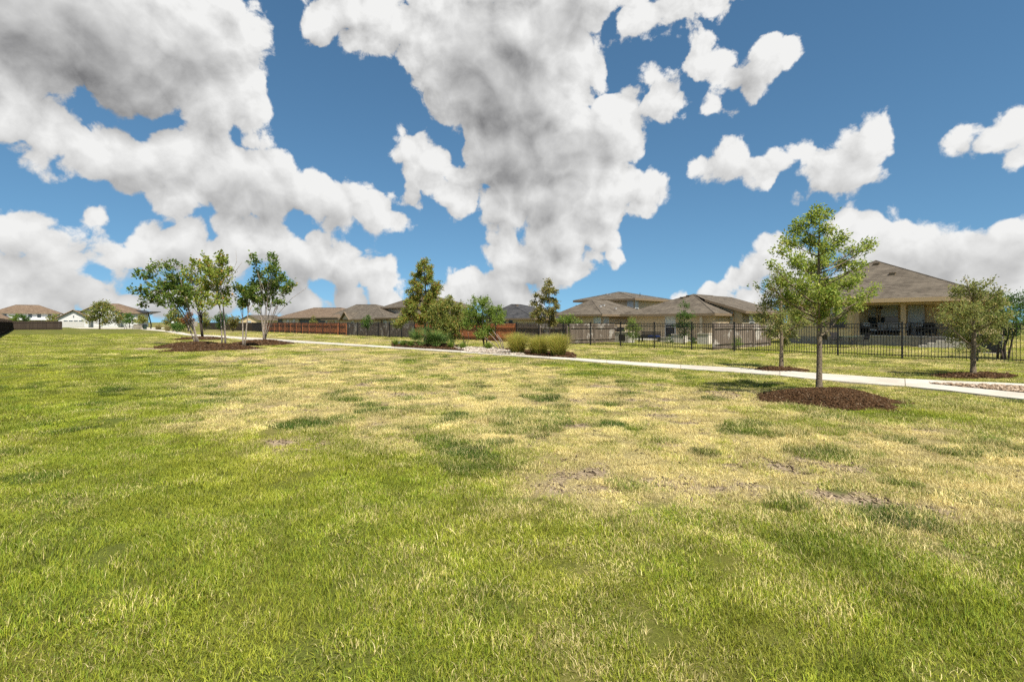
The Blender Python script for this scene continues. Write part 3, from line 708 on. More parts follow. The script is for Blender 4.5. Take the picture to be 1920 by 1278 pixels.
# ------------------------------------------------------------------ board fences
def board_fence(label, loc, rz, length, h, matl, bw=0.14, rails=None, gap=0.006, limit=300, sag=0.0, post_mat=None):
    """runs along local +x; rails/posts on the side given by rails = +1 / -1 (local y)"""
    root = empty('board_fence', loc, rz); tag(root, label, 'fence', 'wooden board fences')
    variants = [MB().box(0, bw - gap, -.01 + dy, .01 + dy, 0.03, h + dz).mesh('board', matl) for dy, dz in ((0, 0), (.004, .012), (-.004, -.01), (.002, .02))]
    n = int(length / bw); extra = MB()
    for i in range(n):
        if i < limit: link('board', variants[random.randrange(4)], root, (i * bw, 0, -sag * i / n))
        else: extra.box(i * bw, i * bw + bw - gap, -.01, .01, 0.03, h)
    if extra.v: e = extra.build('boards', matl, root); e['kind'] = 'stuff'
    if rails:
        y = 0.045 * rails
        k = max(1, round(length / 2.4)); pl = length / k
        rm = MB().box(0.05, pl - 0.05, -.02, .02, -.045, .045).mesh('rail', post_mat or matl); pm = MB().box(-.045, .045, -.045, .045, -0.1, h - 0.08).mesh('post', post_mat or matl)
        for i in range(k + 1):
            link('post', pm, root, (i * pl, y * 1.3, -sag * i / k))
            if i < k:
                for z in (0.35, h - 0.3): link('rail', rm, root, (i * pl, y, z - sag * i / k))
    return root
def yard_fence(label, xa, xb, h, matl, t=0.55, rails=None, pm=None):
    sa, sb = st(xa, t), st(xb, t)
    return board_fence(label, (*world(sa, t), 0), ANG, sb - sa, h, matl, rails=rails, post_mat=pm)
yard_fence('dark brown board fence at the far end of the row', 380, 497, 1.52, M_DARKB)
yard_fence('red brown board fence below the blue grey house', 497, 650, 1.50, M_RED, rails=-1, pm=M_RED)
yard_fence('weathered grey board fence with pale patches left of the cypress', 650, 778, 1.50, M_GREY)
yard_fence('red brown board fence behind the shrubs right of the cypress', 778, 968, 1.47, M_RED, rails=-1, pm=M_RED)
yard_fence('short weathered grey board fence behind the clump grasses', 968, 1064, 1.45, M_GREY, rails=-1, pm=M_GREY)
board_fence('weathered grey side fence with rails left of the outdoor kitchen', (*world(st(1068, .6), .6), 0), ANG + R(90), 5.6, 1.50, M_GREY, rails=-1, sag=0.05)
board_fence('weathered grey side fence between the two right yards', (*world(st(1336, .5), .5), 0), ANG + R(90), 8.3, 1.56, M_GREY, rails=-1, sag=0.14)
# left boundary
lx0, ly0, lx1, ly1 = -41.0, 40.0, -102.0, 104.4
board_fence('long dark board fence along the left edge of the lawn', (lx0, ly0, 0), math.atan2(ly1 - ly0, lx1 - lx0), math.hypot(lx1 - lx0, ly1 - ly0), 2.02, M_DARKB, bw=0.16, rails=-1)
board_fence('dark board fence crossing behind the lawn at far left', (-102.2, 104.8, 0), math.atan2(3.4, 7.2), 7.9, 1.80, M_DARKB, rails=-1)

# ------------------------------------------------------------------ houses
class House:
    """origin at (s0, t0) in the fence frame, or any location and angle; x along the facade, y away from the park"""
    def __init__(s, name, label, loc, rz, cat='house'):
        s.o = empty(name, (loc[0], loc[1], 0), rz); tag(s.o, label, cat, 'houses around the park')
    def box(s, name, x0, x1, y0, y1, z0, z1, m, parent=None): return MB().box(x0, x1, y0, y1, z0, z1).build(name, m, parent or s.o)
    def roof(s, e, r0, r1, m, mf, th=0.16, name='roof', gable=()):
        """hip roof over eave rectangle e=(x0,x1,y0,y1,z); ridge from r0 to r1 (r0 nearer the y0 side or the x0 side)"""
        x0, x1, y0, y1, z = e; A, B, C_, D = (x0, y0, z), (x1, y0, z), (x1, y1, z), (x0, y1, z); mb_ = MB()
        if abs(r1[1] - r0[1]) >= abs(r1[0] - r0[0]):   # ridge runs back (along y)
            mb_.quad(A, B, r0); mb_.quad(B, C_, r1, r0); mb_.quad(C_, D, r1); mb_.quad(D, A, r0, r1)
        else:
            mb_.quad(A, B, r1, r0); mb_.quad(B, C_, r1); mb_.quad(C_, D, r0, r1); mb_.quad(D, A, r0)
        rf = mb_.build(name, m, s.o)
        f = MB(); k = 0.03
        f.box(x0 - k, x1 + k, y0 - k, y0, z - th, z + 0.012); f.box(x0 - k, x1 + k, y1, y1 + k, z - th, z + 0.012)
        f.box(x0 - k, x0, y0 + .001, y1 - .001, z - th, z + 0.011); f.box(x1, x1 + k, y0 + .001, y1 - .001, z - th, z + 0.011)
        f.build('fascia', mf, s.o)
        MB().quad((x0, y0, z - th + .02), (x0, y1, z - th + .02), (x1, y1, z - th + .02), (x1, y0, z - th + .02)).build('soffit', mf, s.o)
        # ridge caps
        s.hip = (e, r0, r1)
        cap = MB(); cap.tube([r0, r1], 0.06, 5)
        for c in (A, D) if abs(r1[0] - r0[0]) > abs(r1[1] - r0[1]) else (A, B): cap.tube([c, r0], 0.05, 5)
        for c in (B, C_) if abs(r1[0] - r0[0]) > abs(r1[1] - r0[1]) else (C_, D): cap.tube([c, r1], 0.05, 5)
        cap.build('ridge_cap', m, rf)
        return rf
    def vent(s, rf, x, y, z, kind='box'):
        (x0, x1, y0, y1, ze), r0, r1 = s.hip
        z = ze + (r0[2] - ze) * min((x - x0) / (min(r0[0], r1[0]) - x0), (x1 - x) / (x1 - max(r0[0], r1[0])), (y - y0) / (min(r0[1], r1[1]) - y0), (y1 - y) / (y1 - max(r0[1], r1[1])), 1.0)
        if kind == 'pipe': MB().tube([(x, y, z - .2), (x, y, z + .45)], 0.04, 6).build('vent_pipe', M_BLACK, rf)
        elif kind == 'white': MB().box(x - .10, x + .10, y - .1, y + .1, z - .1, z + .07).box(x - .13, x + .13, y - .13, y + .13, z + .071, z + .09).build('roof_vent', M_WHITE, rf)
        else: MB().box(x - .17, x + .17, y - .16, y + .16, z - .12, z + .09).box(x - .2, x + .2, y - .19, y + .19, z + .091, z + .12).build('roof_vent', M_DTRIM, rf)
    def window(s, c, w_, h, side='front', frame=None, blind=0.45, name='window', muntin=True):
        """c = centre on the wall face; side: front (-y), right (+x), left (-x)"""
        frame = frame or M_WHITE; b_ = 0.07
        def fl(x0, x1, z0, z1, d0, d1, m_):
            if side == 'front': m_.box(c[0] + x0, c[0] + x1, c[1] - d1, c[1] - d0, c[2] + z0, c[2] + z1)
            elif side == 'right': m_.box(c[0] + d0, c[0] + d1, c[1] + x0, c[1] + x1, c[2] + z0, c[2] + z1)
            else: m_.box(c[0] - d1, c[0] - d0, c[1] + x0, c[1] + x1, c[2] + z0, c[2] + z1)
        W2, H2 = w_ / 2, h / 2; m_ = MB()
        fl(-W2 - b_, -W2, -H2 - b_, H2 + b_, -.01, .06, m_); fl(W2, W2 + b_, -H2 - b_, H2 + b_, -.01, .06, m_)
        fl(-W2, W2, H2, H2 + b_, -.01, .06, m_); fl(-W2, W2, -H2 - b_, -H2, -.01, .06, m_)
        if muntin: fl(-W2, W2, -.02, .02, -.01, .045, m_)
        wn = m_.build(name, frame, s.o)
        m_ = MB(); fl(-W2, W2, -H2, H2, -.005, .012, m_); m_.build('pane', M_GLASS, wn)
        if blind:
            m_ = MB(); fl(-W2 + .01, W2 - .01, H2 - h * blind, H2 - .005, .0125, .016, m_); m_.build('blind', M_BLIND, wn)
        return wn
    def door(s, c, w_, h, m, frame=None):
        m_ = MB(); x0, x1 = c[0] - w_ / 2, c[0] + w_ / 2; y = c[1]
        dr_ = m_.box(x0, x1, y - .04, y + .01, c[2], c[2] + h).build('door', m, s.o)
        m_ = MB(); m_.box(x0 - .09, x0, y - .06, y + .01, c[2], c[2] + h + .09).box(x1, x1 + .09, y - .06, y + .01, c[2], c[2] + h + .09).box(x0, x1, y - .06, y + .01, c[2] + h + .001, c[2] + h + .09)
        m_.build('frame', frame or M_TRIM, dr_)
        MB().box(x0 + .12, x1 - .12, y - .047, y - .041, c[2] + h * .35, c[2] + h - .12).build('pane', M_BLIND, dr_)
        MB().box(x1 - .1, x1 - .06, y - .09, y - .041, c[2] + h * .46, c[2] + h * .5).build('handle', M_BLACK, dr_)
        return dr_
def fence_house(name, label, s0, t0):
    return House(name, label, world(s0, t0), ANG)
def rel(x, t, s0, t0): return st(x, t) - s0, t - t0       # photo column at setback t -> local x, y

# right house with the covered patio
s0, t0 = -9.5, 13.7
h7 = fence_house('patio_house', 'tan stucco house with deep covered patio on the right', s0, t0)
xl, xr = -5.0, 7.0                                        # eave ends, local
wl = st(1470, 17.6) - s0
h7.box('wall', -0.14, 6.5, 3.9, 15, 0.55, 3.0, M_STUCCO); h7.box('wall', -4.5, -0.15, 0.3, 15.002, 0.551, 3.0, M_STUCCO); h7.box('foundation', -4.53, -0.12, 0.27, 3.8, -.1, .55, M_STONE)
h7.box('foundation', -4.54, 6.53, 3.87, 15.03, -0.1, 0.55, M_STONE)
h7.box('porch_base', -0.05, 6.4, 0.0, 3.86, -0.1, 0.62, M_STONE); h7.box('porch_floor', -0.1, 6.45, -0.05, 3.86, 0.621, 0.70, M_PATIO)
rf = h7.roof((xl, xr, -0.6, 16.0, 3.14), (0.0, 5.4, 6.25), (0.0, 11.0, 6.25), M_SH_TAN, M_TRIM, 0.26)
h7.vent(rf, 0.2, 4.7, 5.83); h7.vent(rf, 1.5, 2.9, 5.02)
h7.box('beam', -0.13, 6.6, -0.02, 0.26, 2.72, 2.90, M_TRIM)
cx_ = cx7 = st(1694, t0 + .12) - s0
for x in (-0.0, cx_, 6.25): h7.box('column', x - .13, x + .13, 0.0, .26, 0.70, 2.72, M_TRIM)
for x in (-0.0, cx_, 6.25): h7.box('column_base', x - .17, x + .17, -.04, .30, 0.701, 0.9, M_TRIM)
for xa in (1631, 1665): h7.window((st(xa, 17.6) - s0, 3.9, 1.98), 1.22, 1.75, blind=0.52, frame=M_TRIM)
h7.door((st(1718, 17.6) - s0, 3.9, 0.71), 0.95, 2.05, M_WHITE)
h7.window((-1.2, .3, 1.95), .95, 1.5, blind=0.4, frame=M_TRIM)
for xf, zf in ((1.0, 2.62), (cx_ + 2.0, 2.62)):
    fan = MB().tube([(xf, 1.9, 2.88), (xf, 1.9, zf)], 0.03, 6).tube([(xf, 1.9, zf + .02), (xf, 1.9, zf - .14)], [.11, .09], 8).build('ceiling_fan', M_WICKER, h7.o)
    for k in range(5):
        a = k * 1.2566 + 0.3; bl = MB(); ca, sa = math.cos(a), math.sin(a); q = lambda r, w_, z: (xf + ca * r - sa * w_, 1.9 + sa * r + ca * w_, z)
        bl.quad(q(.1, -.05, zf - .03), q(.62, -.08, zf - .03), q(.62, .08, zf - .05), q(.1, .05, zf - .05)); bl.quad(q(.1, .05, zf - .06), q(.62, .08, zf - .06), q(.62, -.08, zf - .04), q(.1, -.05, zf - .04))
        bl.build('blade', M_DTRIM, fan)
# porch steps, with a rail
sx0 = cx_ + 0.95
for i in range(4):
    h7.box('step', sx0 + i * 0.42, sx0 + i * 0.42 + 2.2 - i * .35, -1.0 + i * .01, -0.06, -0.05 if i == 0 else 0.155 * i + .001, 0.155 * (i + 1), M_CONC)
rl = MB()
for i in (0, 3): rl.tube([(sx0 + .1 + i * .42, -.95, 0.15 + .155 * i), (sx0 + .1 + i * .42, -.95, 1.02 + .155 * i)], .022, 5)
rl.tube([(sx0 + .1, -.95, 1.0), (sx0 + 1.36, -.95, 1.47)], .025, 5); rl.tube([(sx0 + .1, -.95, .55), (sx0 + 1.36, -.95, 1.02)], .018, 5)
rl.build('step_rail', M_BLACK, h7.o)
rl = MB(); x_ = cx_ + .14
for k in range(7): rl.tube([(x_ + .12 * k, 0.1, .70), (x_ + .12 * k, .1, 1.55)], .010, 4)
rl.tube([(x_, .1, 1.55), (x_ + .8, .1, 1.55)], .02, 4); rl.tube([(x_, .1, .78), (x_ + .8, .1, .78)], .016, 4); rl.build('porch_rail', M_BLACK, h7.o)

# middle house with the gable wing
s0, t0 = -24.0, 13.9
h6 = fence_house('gabled_house', 'taupe single storey house with gable wing and low porch roof', s0, t0)
h6.box('wall', -4.2, 4.3, 0.25, 11, -0.1, 2.22, M_BEIGE)
h6.box('wing_wall', 2.2, 5.35, 3.1, 12, -0.1, 2.5, M_OLIVE)
rf = h6.roof((-4.7, 4.6, -0.5, 12, 2.32), (0.3, 4.2, 4.22), (0.3, 8.2, 4.22), M_SH_TAN, M_DTRIM, 0.2)
g_ = MB(); g_.quad((0.3, 4.3, 4.24), (2.2, 2.7, 3.646), (5.8, 2.7, 2.52), (5.8, 12.4, 2.52), (0.3, 12.4, 4.24)); g_.quad((0.3, 12.4, 4.1), (5.8, 12.4, 2.36), (5.8, 2.7, 2.36), (2.2, 2.7, 3.49), (0.3, 4.3, 4.1))
rf2 = g_.build('wing_roof', M_SH_TAN, h6.o)
MB().quad((2.2, 2.66, 3.66), (2.2, 2.66, 3.46), (5.84, 2.66, 2.32), (5.84, 2.66, 2.54)).quad((5.84, 2.66, 2.54), (5.84, 2.66, 2.32), (5.84, 12.4, 2.32), (5.84, 12.4, 2.54)).build('wing_fascia', M_DTRIM, h6.o)
MB().quad((2.2, 3.1, 2.5), (5.35, 3.1, 2.5), (2.2, 3.1, 3.5)).build('gable_wall', M_OLIVE, h6.o)
h6.vent(rf, 0.1, 3.7, 4.16); h6.vent(rf, -.3, 3.3, 4.05)
h6.window((st(1257, 14.15) - s0, .25, 1.15), 0.9, 1.9, blind=.4); h6.window((st(1341, 17) - s0, 3.1, 1.95), .75, .85, blind=.4, frame=M_CREAM); h6.window((st(1365, 17) - s0, 3.1, 1.75), .95, 1.5, blind=.95, frame=M_TRIM)
h6.box('porch_post', st(1315, 13.7) - s0 - .1, st(1315, 13.7) - s0 + .1, -.3, -.1, 0, 2.15, M_CREAM)
h6.box('patio', -4.0, 4.5, -2.4, .2, -0.05, 0.06, M_PATIO)
h6.window((5.35, 5.0, 1.6), .9, 1.2, side='right', blind=.5)

# two-storey house left of it
s0, t0 = -34.0, 13.9
h5 = fence_house('two_storey_house', 'beige two storey house with stepped hip roofs', s0, t0)
c_ = st(1126, 13.9) - s0
h5.box('wall', -2.7, c_, 0.1, 9, -0.1, 2.28, M_BEIGE)
rf = h5.roof((-3.3, c_ + .5, -0.4, 9.6, 2.38), (-1.1, 3.3, 4.05), (-1.1, 6, 4.05), M_SH_TAN, M_DTRIM, 0.2)
h5.vent(rf, -2.0, 1.9, 3.25, 'white'); h5.vent(rf, 0.6, 3.2, 3.3, 'white'); h5.vent(rf, 1.4, 4.2, 2.95, 'white'); h5.vent(rf, 0.9, 2.2, 3.0, 'white')
ux, uy = rel(1188, 23.7, s0, t0); zc = zat(559.5, depth(1188, 23.7))
uxl = st(1110, 23.7) - s0 - 1
h5.box('upper_wall', uxl, ux, uy, uy + 8.5, 1.2, zc - .1, M_BEIGE)
rf = h5.roof((uxl - 1.6, ux + .55, uy - .55, uy + 9, zc), (ux - 4.6, uy + 3.5, zat(545, 63)), (ux - 4.6, uy + 5.2, zat(545, 63)), M_SH_TAN, M_DTRIM, 0.22)
h5.vent(rf, ux - 5.6, uy + 2.4, zc + 1.2, 'white'); h5.vent(rf, ux - 4.8, uy + 2.0, zc + 1.15, 'white'); h5.vent(rf, ux - 1.2, uy + 3.2, zc + .45, 'pipe'); h5.vent(rf, ux - 6.6, uy + 2.8, zc + 1.2, 'white')
h5.window((ux - .45, uy, zc - 1.1), .7, 1.7, blind=.5); h5.window((ux, uy + .6, zc - 1.1), .6, 1.7, side='right', blind=.5)
h5.window((c_ - .45, .1, 1.2), .75, 1.7, blind=.6); h5.window((c_, .9, 1.2), .7, 1.7, side='right', blind=.6)

# dark-roofed house behind the shrubs
s0, t0 = -40.5, 14.0
h4 = fence_house('dark_roofed_house', 'low house with charcoal shingle hip roof behind the shrubs', s0, t0)
xr_ = st(1003, 14.0) - s0; xl_ = st(900, 14.0) - s0; xa_ = st(963, 19) - s0
h4.box('wall', xl_ + .5, xr_ - .5, .5, 9.5, -.1, 2.0, M_CREAM)
rf = h4.roof((xl_, xr_, 0, 10, 2.05), (xa_, 4.6, 3.95), (xa_ , 6.4, 3.95), M_SH_DARK, M_DTRIM, .2); h4.vent(rf, xa_ - .8, 4.4, 3.7); h4.vent(rf, xa_ + 1, 4.6, 3.6)
for xx in (945, 958): h4.window((st(xx, 14.5) - s0, .5, 1.3), .8, 1.1, blind=0)

# second two-storey house, half behind the cypress
s0, t0 = -66.0, 14.0
h3 = fence_house('bay_house', 'cream two storey house partly behind the cypress', s0, t0)
xl_, xr_ = st(699, 13.5) - s0, st(805, 13.5) - s0
h3.box('wall', xl_ + .6, xr_ - .5, .5, 9, -.1, 2.2, M_CREAM)
h3.roof((xl_, xr_, -.2, 10, 2.32), (xl_ + 5, 4.0, 3.5), (xr_ - 4, 4.0, 3.5), M_SH_TAN, M_DTRIM, .2)
ul, ur = st(712, 18) - s0, st(815, 18) - s0; zu = zat(577, depth(712, 18))
h3.box('upper_wall', ul + .6, ur - .6, 4.6, 11, 2.0, zu - .05, M_CREAM)
h3.roof((ul, ur, 4.0, 12, zu), (ul + 6.5, 7.5, zat(553, 86)), (ur - 6, 7.5, zat(553, 86)), M_SH_TAN, M_DTRIM, .2)
for xx, bl_ in ((722, .5), (738, .5), (752, .3), (764, .3)): h3.window((st(xx, 14.5) - s0, .5, 1.35), .95, 1.1, blind=bl_)
h3.box('porch_post', st(712, 13.9) - s0 - .1, st(712, 13.9) - s0 + .1, .1, .3, 0, 2.15, M_DTRIM)

# single-storey house with a small front gable
s0, t0 = -82.0, 14.0
h2 = fence_house('dormer_house', 'tan roofed single storey house with small front gable', s0, t0)
xl_, xr_ = st(597, 13.5) - s0, st(718, 13.5) - s0
h2.box('wall', xl_ + .7, xr_ - .6, .6, 10, -.1, 2.05, M_CREAM)
rf = h2.roof((xl_, xr_, 0, 11, 2.15), (st(668, 19) - s0, 5, zat(571, depth(668, 19))), (st(705, 19) - s0, 5, zat(571, depth(705, 19))), M_SH_TAN, M_DTRIM, .2)
xg = st(649, 14) - s0
gb = MB().quad((xg - 1.7, -.02, 2.1), (xg + 1.7, -.02, 2.1), (xg, -.02, 3.3)).build('gable_wall', M_CREAM, h2.o)
MB().quad((xg - 2, -.3, 2.0), (xg, -.3, 3.45), (xg, 3.5, 3.45), (xg - 2, 3.5, 2.0)).quad((xg, -.3, 3.45), (xg + 2, -.3, 2.0), (xg + 2, 3.5, 2.0), (xg, 3.5, 3.45)).build('gable_roof', M_SH_TAN, h2.o)
MB().tube([(xg - 2.05, -.33, 1.98), (xg, -.33, 3.44)], .12, 4).tube([(xg, -.33, 3.44), (xg + 2.05, -.33, 1.98)], .12, 4).build('gable_trim', M_DTRIM, h2.o)
for xx in (612, 630, 662, 690): h2.window((st(xx, 14.6) - s0, .6, 1.35), 1.0, 1.1, blind=.3)

# blue grey house
s0, t0 = -98.0, 14.0
h1 = fence_house('blue_grey_house', 'blue grey sided house with long brown hip roof', s0, t0)
xl_, xr_ = st(509, 13.5) - s0, st(628, 13.5) - s0
h1.box('wall', xl_ + .8, xr_ - .6, .7, 11, -.1, 2.45, M_BLUEGREY)
h1.roof((xl_, xr_, 0, 12, 2.55), (st(588, 20) - s0, 6, zat(577, depth(588, 20))), (st(640, 20) - s0, 6, zat(577, depth(640, 20))), M_SH_BROWN, M_DTRIM, .22)
h1.box('porch_wall', st(530, 14.4) - s0, st(560, 14.4) - s0, .4, .69, -.1, 2.3, M_CREAM)
for xx in (540, 551): h1.window((st(xx, 14.4) - s0, .4, 1.6), 1.3, 1.1, blind=.4)
# small gabled house at the end of the row
h0 = House('far_cottage', 'small tan gabled house far behind the left trees', (-(960 - 468) / F * 150, 150), R(-20))
h0.box('wall', -3.4, 3.4, 0, 10, -.1, 2.3, M_STUCCO)
MB().quad((-3.4, 0, 2.3), (3.4, 0, 2.3), (0, 0, 3.6)).build('gable_wall', M_STUCCO, h0.o)
MB().quad((-4, -.4, 2.15), (0, -.4, 3.75), (0, 10, 3.75), (-4, 10, 2.15)).quad((0, -.4, 3.75), (4, -.4, 2.15), (4, 10, 2.15), (0, 10, 3.75)).build('roof', M_SH_TAN, h0.o)
h0.window((0, 0, 1.4), 1.2, 1.2, blind=.4)
# left houses across the park
D_ = 195.0
hA = House('white_two_storey_house', 'white two storey house with brown hip roof above the left fence', (-(960 - 50) / F * D_, D_), R(38))
hA.box('wall', -9, 9.0, 0, 10, -.1, 4.9, M_WHITE)
hA.roof((-10, 10.0, -.7, 11, 5.1), (-3.5, 5, 8.3), (3.0, 5, 8.3), M_SH_BROWN, M_DTRIM, .3)
hA.roof((-9.5, 9.5, -3.2, -.05, 2.6), (-9.2, -.1, 3.2), (9.2, -.1, 3.2), M_WHITE, M_WHITE, .2, name='porch_roof')
for xx in (-6, -2.5, 1.0, 3.5, 6.5): hA.window((xx, 0, 4.0), 1.1, 1.4, blind=0)
for xx in (-6.5, 5.5): hA.window((xx, 0, 1.3), 1.5, 1.5, blind=0)
hX = House('low_roof_house', 'low brown roofed house at the far left edge', (-(960 - 2) / F * 170, 168), R(40))
hX.box('wall', -6, 3, 0, 9, -.1, 2.5, M_CREAM); hX.roof((-7, 3.6, -.5, 10, 2.7), (-3, 4, 5.0), (0, 4, 5.0), M_SH_BROWN, M_DTRIM, .25)
hX.window((0, 0, 1.5), 1.2, 1.2, blind=.3)
D_ = 157.0
hB = House('white_garage_house', 'white board house with gabled double garage at far left', (-(960 - 138) / F * D_, D_), R(28))
hB.box('garage_wall', -3.6, 3.6, 0, 8, -.1, 3.0, M_WHITE)
MB().quad((-3.6, -.01, 3.0), (3.6, -.01, 3.0), (0, -.01, 5.1)).build('gable_wall', M_WHITE, hB.o)
MB().quad((-4.2, -.5, 2.75), (0, -.5, 5.35), (0, 9, 5.35), (-4.2, 9, 2.75)).quad((0, -.5, 5.35), (4.2, -.5, 2.75), (4.2, 9, 2.75), (0, 9, 5.35)).build('garage_roof', M_SH_BROWN, hB.o)
MB().tube([(-4.25, -.53, 2.72), (0, -.53, 5.33)], .16, 4).tube([(0, -.53, 5.33), (4.25, -.53, 2.72)], .16, 4).build('gable_trim', M_DTRIM, hB.o)
gd = hB.box('garage_door', -2.6, 2.6, -.06, -.005, 0, 2.25, M_WHITE)
for k in range(4): MB().box(-2.55, 2.55, -.075, -.062, .05 + k * .56, .57 + k * .56).build('panel', mat('garage_panel', (.48, .46, .42), .6), gd)
for k in range(4): MB().box(-2.3 + k * 1.2, -1.4 + k * 1.2, -.082, -.0755, 1.82, 2.1).build('pane', M_GLASS, gd)
MB().tube([(0, -.06, 3.6), (0, -.2, 3.3)], .12, 6).build('wall_lamp', M_BLACK, hB.o)
hB.box('main_wall', 1.5, 10.5, 3.0, 12, -.1, 5.0, M_WHITE)
MB().quad((1.5, 2.99, 5.0), (10.5, 2.99, 5.0), (6.0, 2.99, 7.4)).build('gable_wall', M_WHITE, hB.o)
MB().quad((.8, 2.4, 4.75), (6, 2.4, 7.7), (6, 12, 7.7), (.8, 12, 4.75)).quad((6, 2.4, 7.7), (11.2, 2.4, 4.75), (11.2, 12, 4.75), (6, 12, 7.7)).build('main_roof', M_SH_BROWN, hB.o)
MB().tube([(.75, 2.37, 4.72), (6, 2.37, 7.68)], .16, 4).tube([(6, 2.37, 7.68), (11.25, 2.37, 4.72)], .16, 4).build('gable_trim', M_DTRIM, hB.o)
hB.window((4.6, 2.99, 5.0), .9, 1.1, blind=0, frame=M_DTRIM); hB.window((6.6, 2.99, 5.0), .9, 1.1, blind=0, frame=M_DTRIM)
hC = House('white_hip_house', 'white house with brown hip roof behind the far round tree', (-(960 - 214) / F * 168, 168), R(18))
hC.box('wall', -6, 6.5, 0, 10, -.1, 4.6, M_WHITE); hC.roof((-7, 7.4, -.7, 11, 4.7), (-2.5, 5, 7.8), (-.5, 5, 7.8), M_SH_BROWN, M_DTRIM, .3)
for xx in (-3.5, 0, 3.5): hC.window((xx, 0, 3.5), 1.1, 1.3, blind=0)

# ------------------------------------------------------------------ trees
def leaves_mesh(name, pts, dirs, size, matl, fold=0.35, aspect=0.55, upbias=0.5):
    n = len(pts); pts = np.asarray(pts); dirs = np.asarray(dirs, float) + rng.normal(0, 0.55, (n, 3)); dirs[:, 2] += 0.05
    dirs /= np.linalg.norm(dirs, axis=1)[:, None] + 1e-9
    upv = rng.normal(0, 0.6, (n, 3)); upv[:, 2] += upbias * 1.6
    side = np.cross(dirs, upv); side /= np.linalg.norm(side, axis=1)[:, None] + 1e-9
    nrm = np.cross(side, dirs)
    s = size * rng.uniform(0.6, 1.3, n)[:, None]
    p0 = pts; p2 = pts + dirs * s - nrm * s * 0.12; mid = pts + dirs * s * 0.48
    p1 = mid + side * s * aspect * 0.5 + nrm * s * fold * 0.3; p3 = mid - side * s * aspect * 0.5 + nrm * s * fold * 0.3
    V = np.stack([p0, p1, p2, p3], 1).reshape(-1, 3); o = np.arange(n)[:, None] * 4
    tri = np.vstack([o + [0, 1, 2], o + [0, 2, 3]])
    return np_mesh(name, V, tri, matl, {'rnd': np.repeat(rng.random(n), 4), 'rnd2': np.repeat(rng.random(n), 4)})
def bez(a, b, bend, n=6):
    a, b = Vector(a), Vector(b); m_ = (a + b) / 2 + Vector(bend); return [a * (1 - t) ** 2 + m_ * 2 * t * (1 - t) + b * t * t for t in [i / (n - 1) for i in range(n)]]
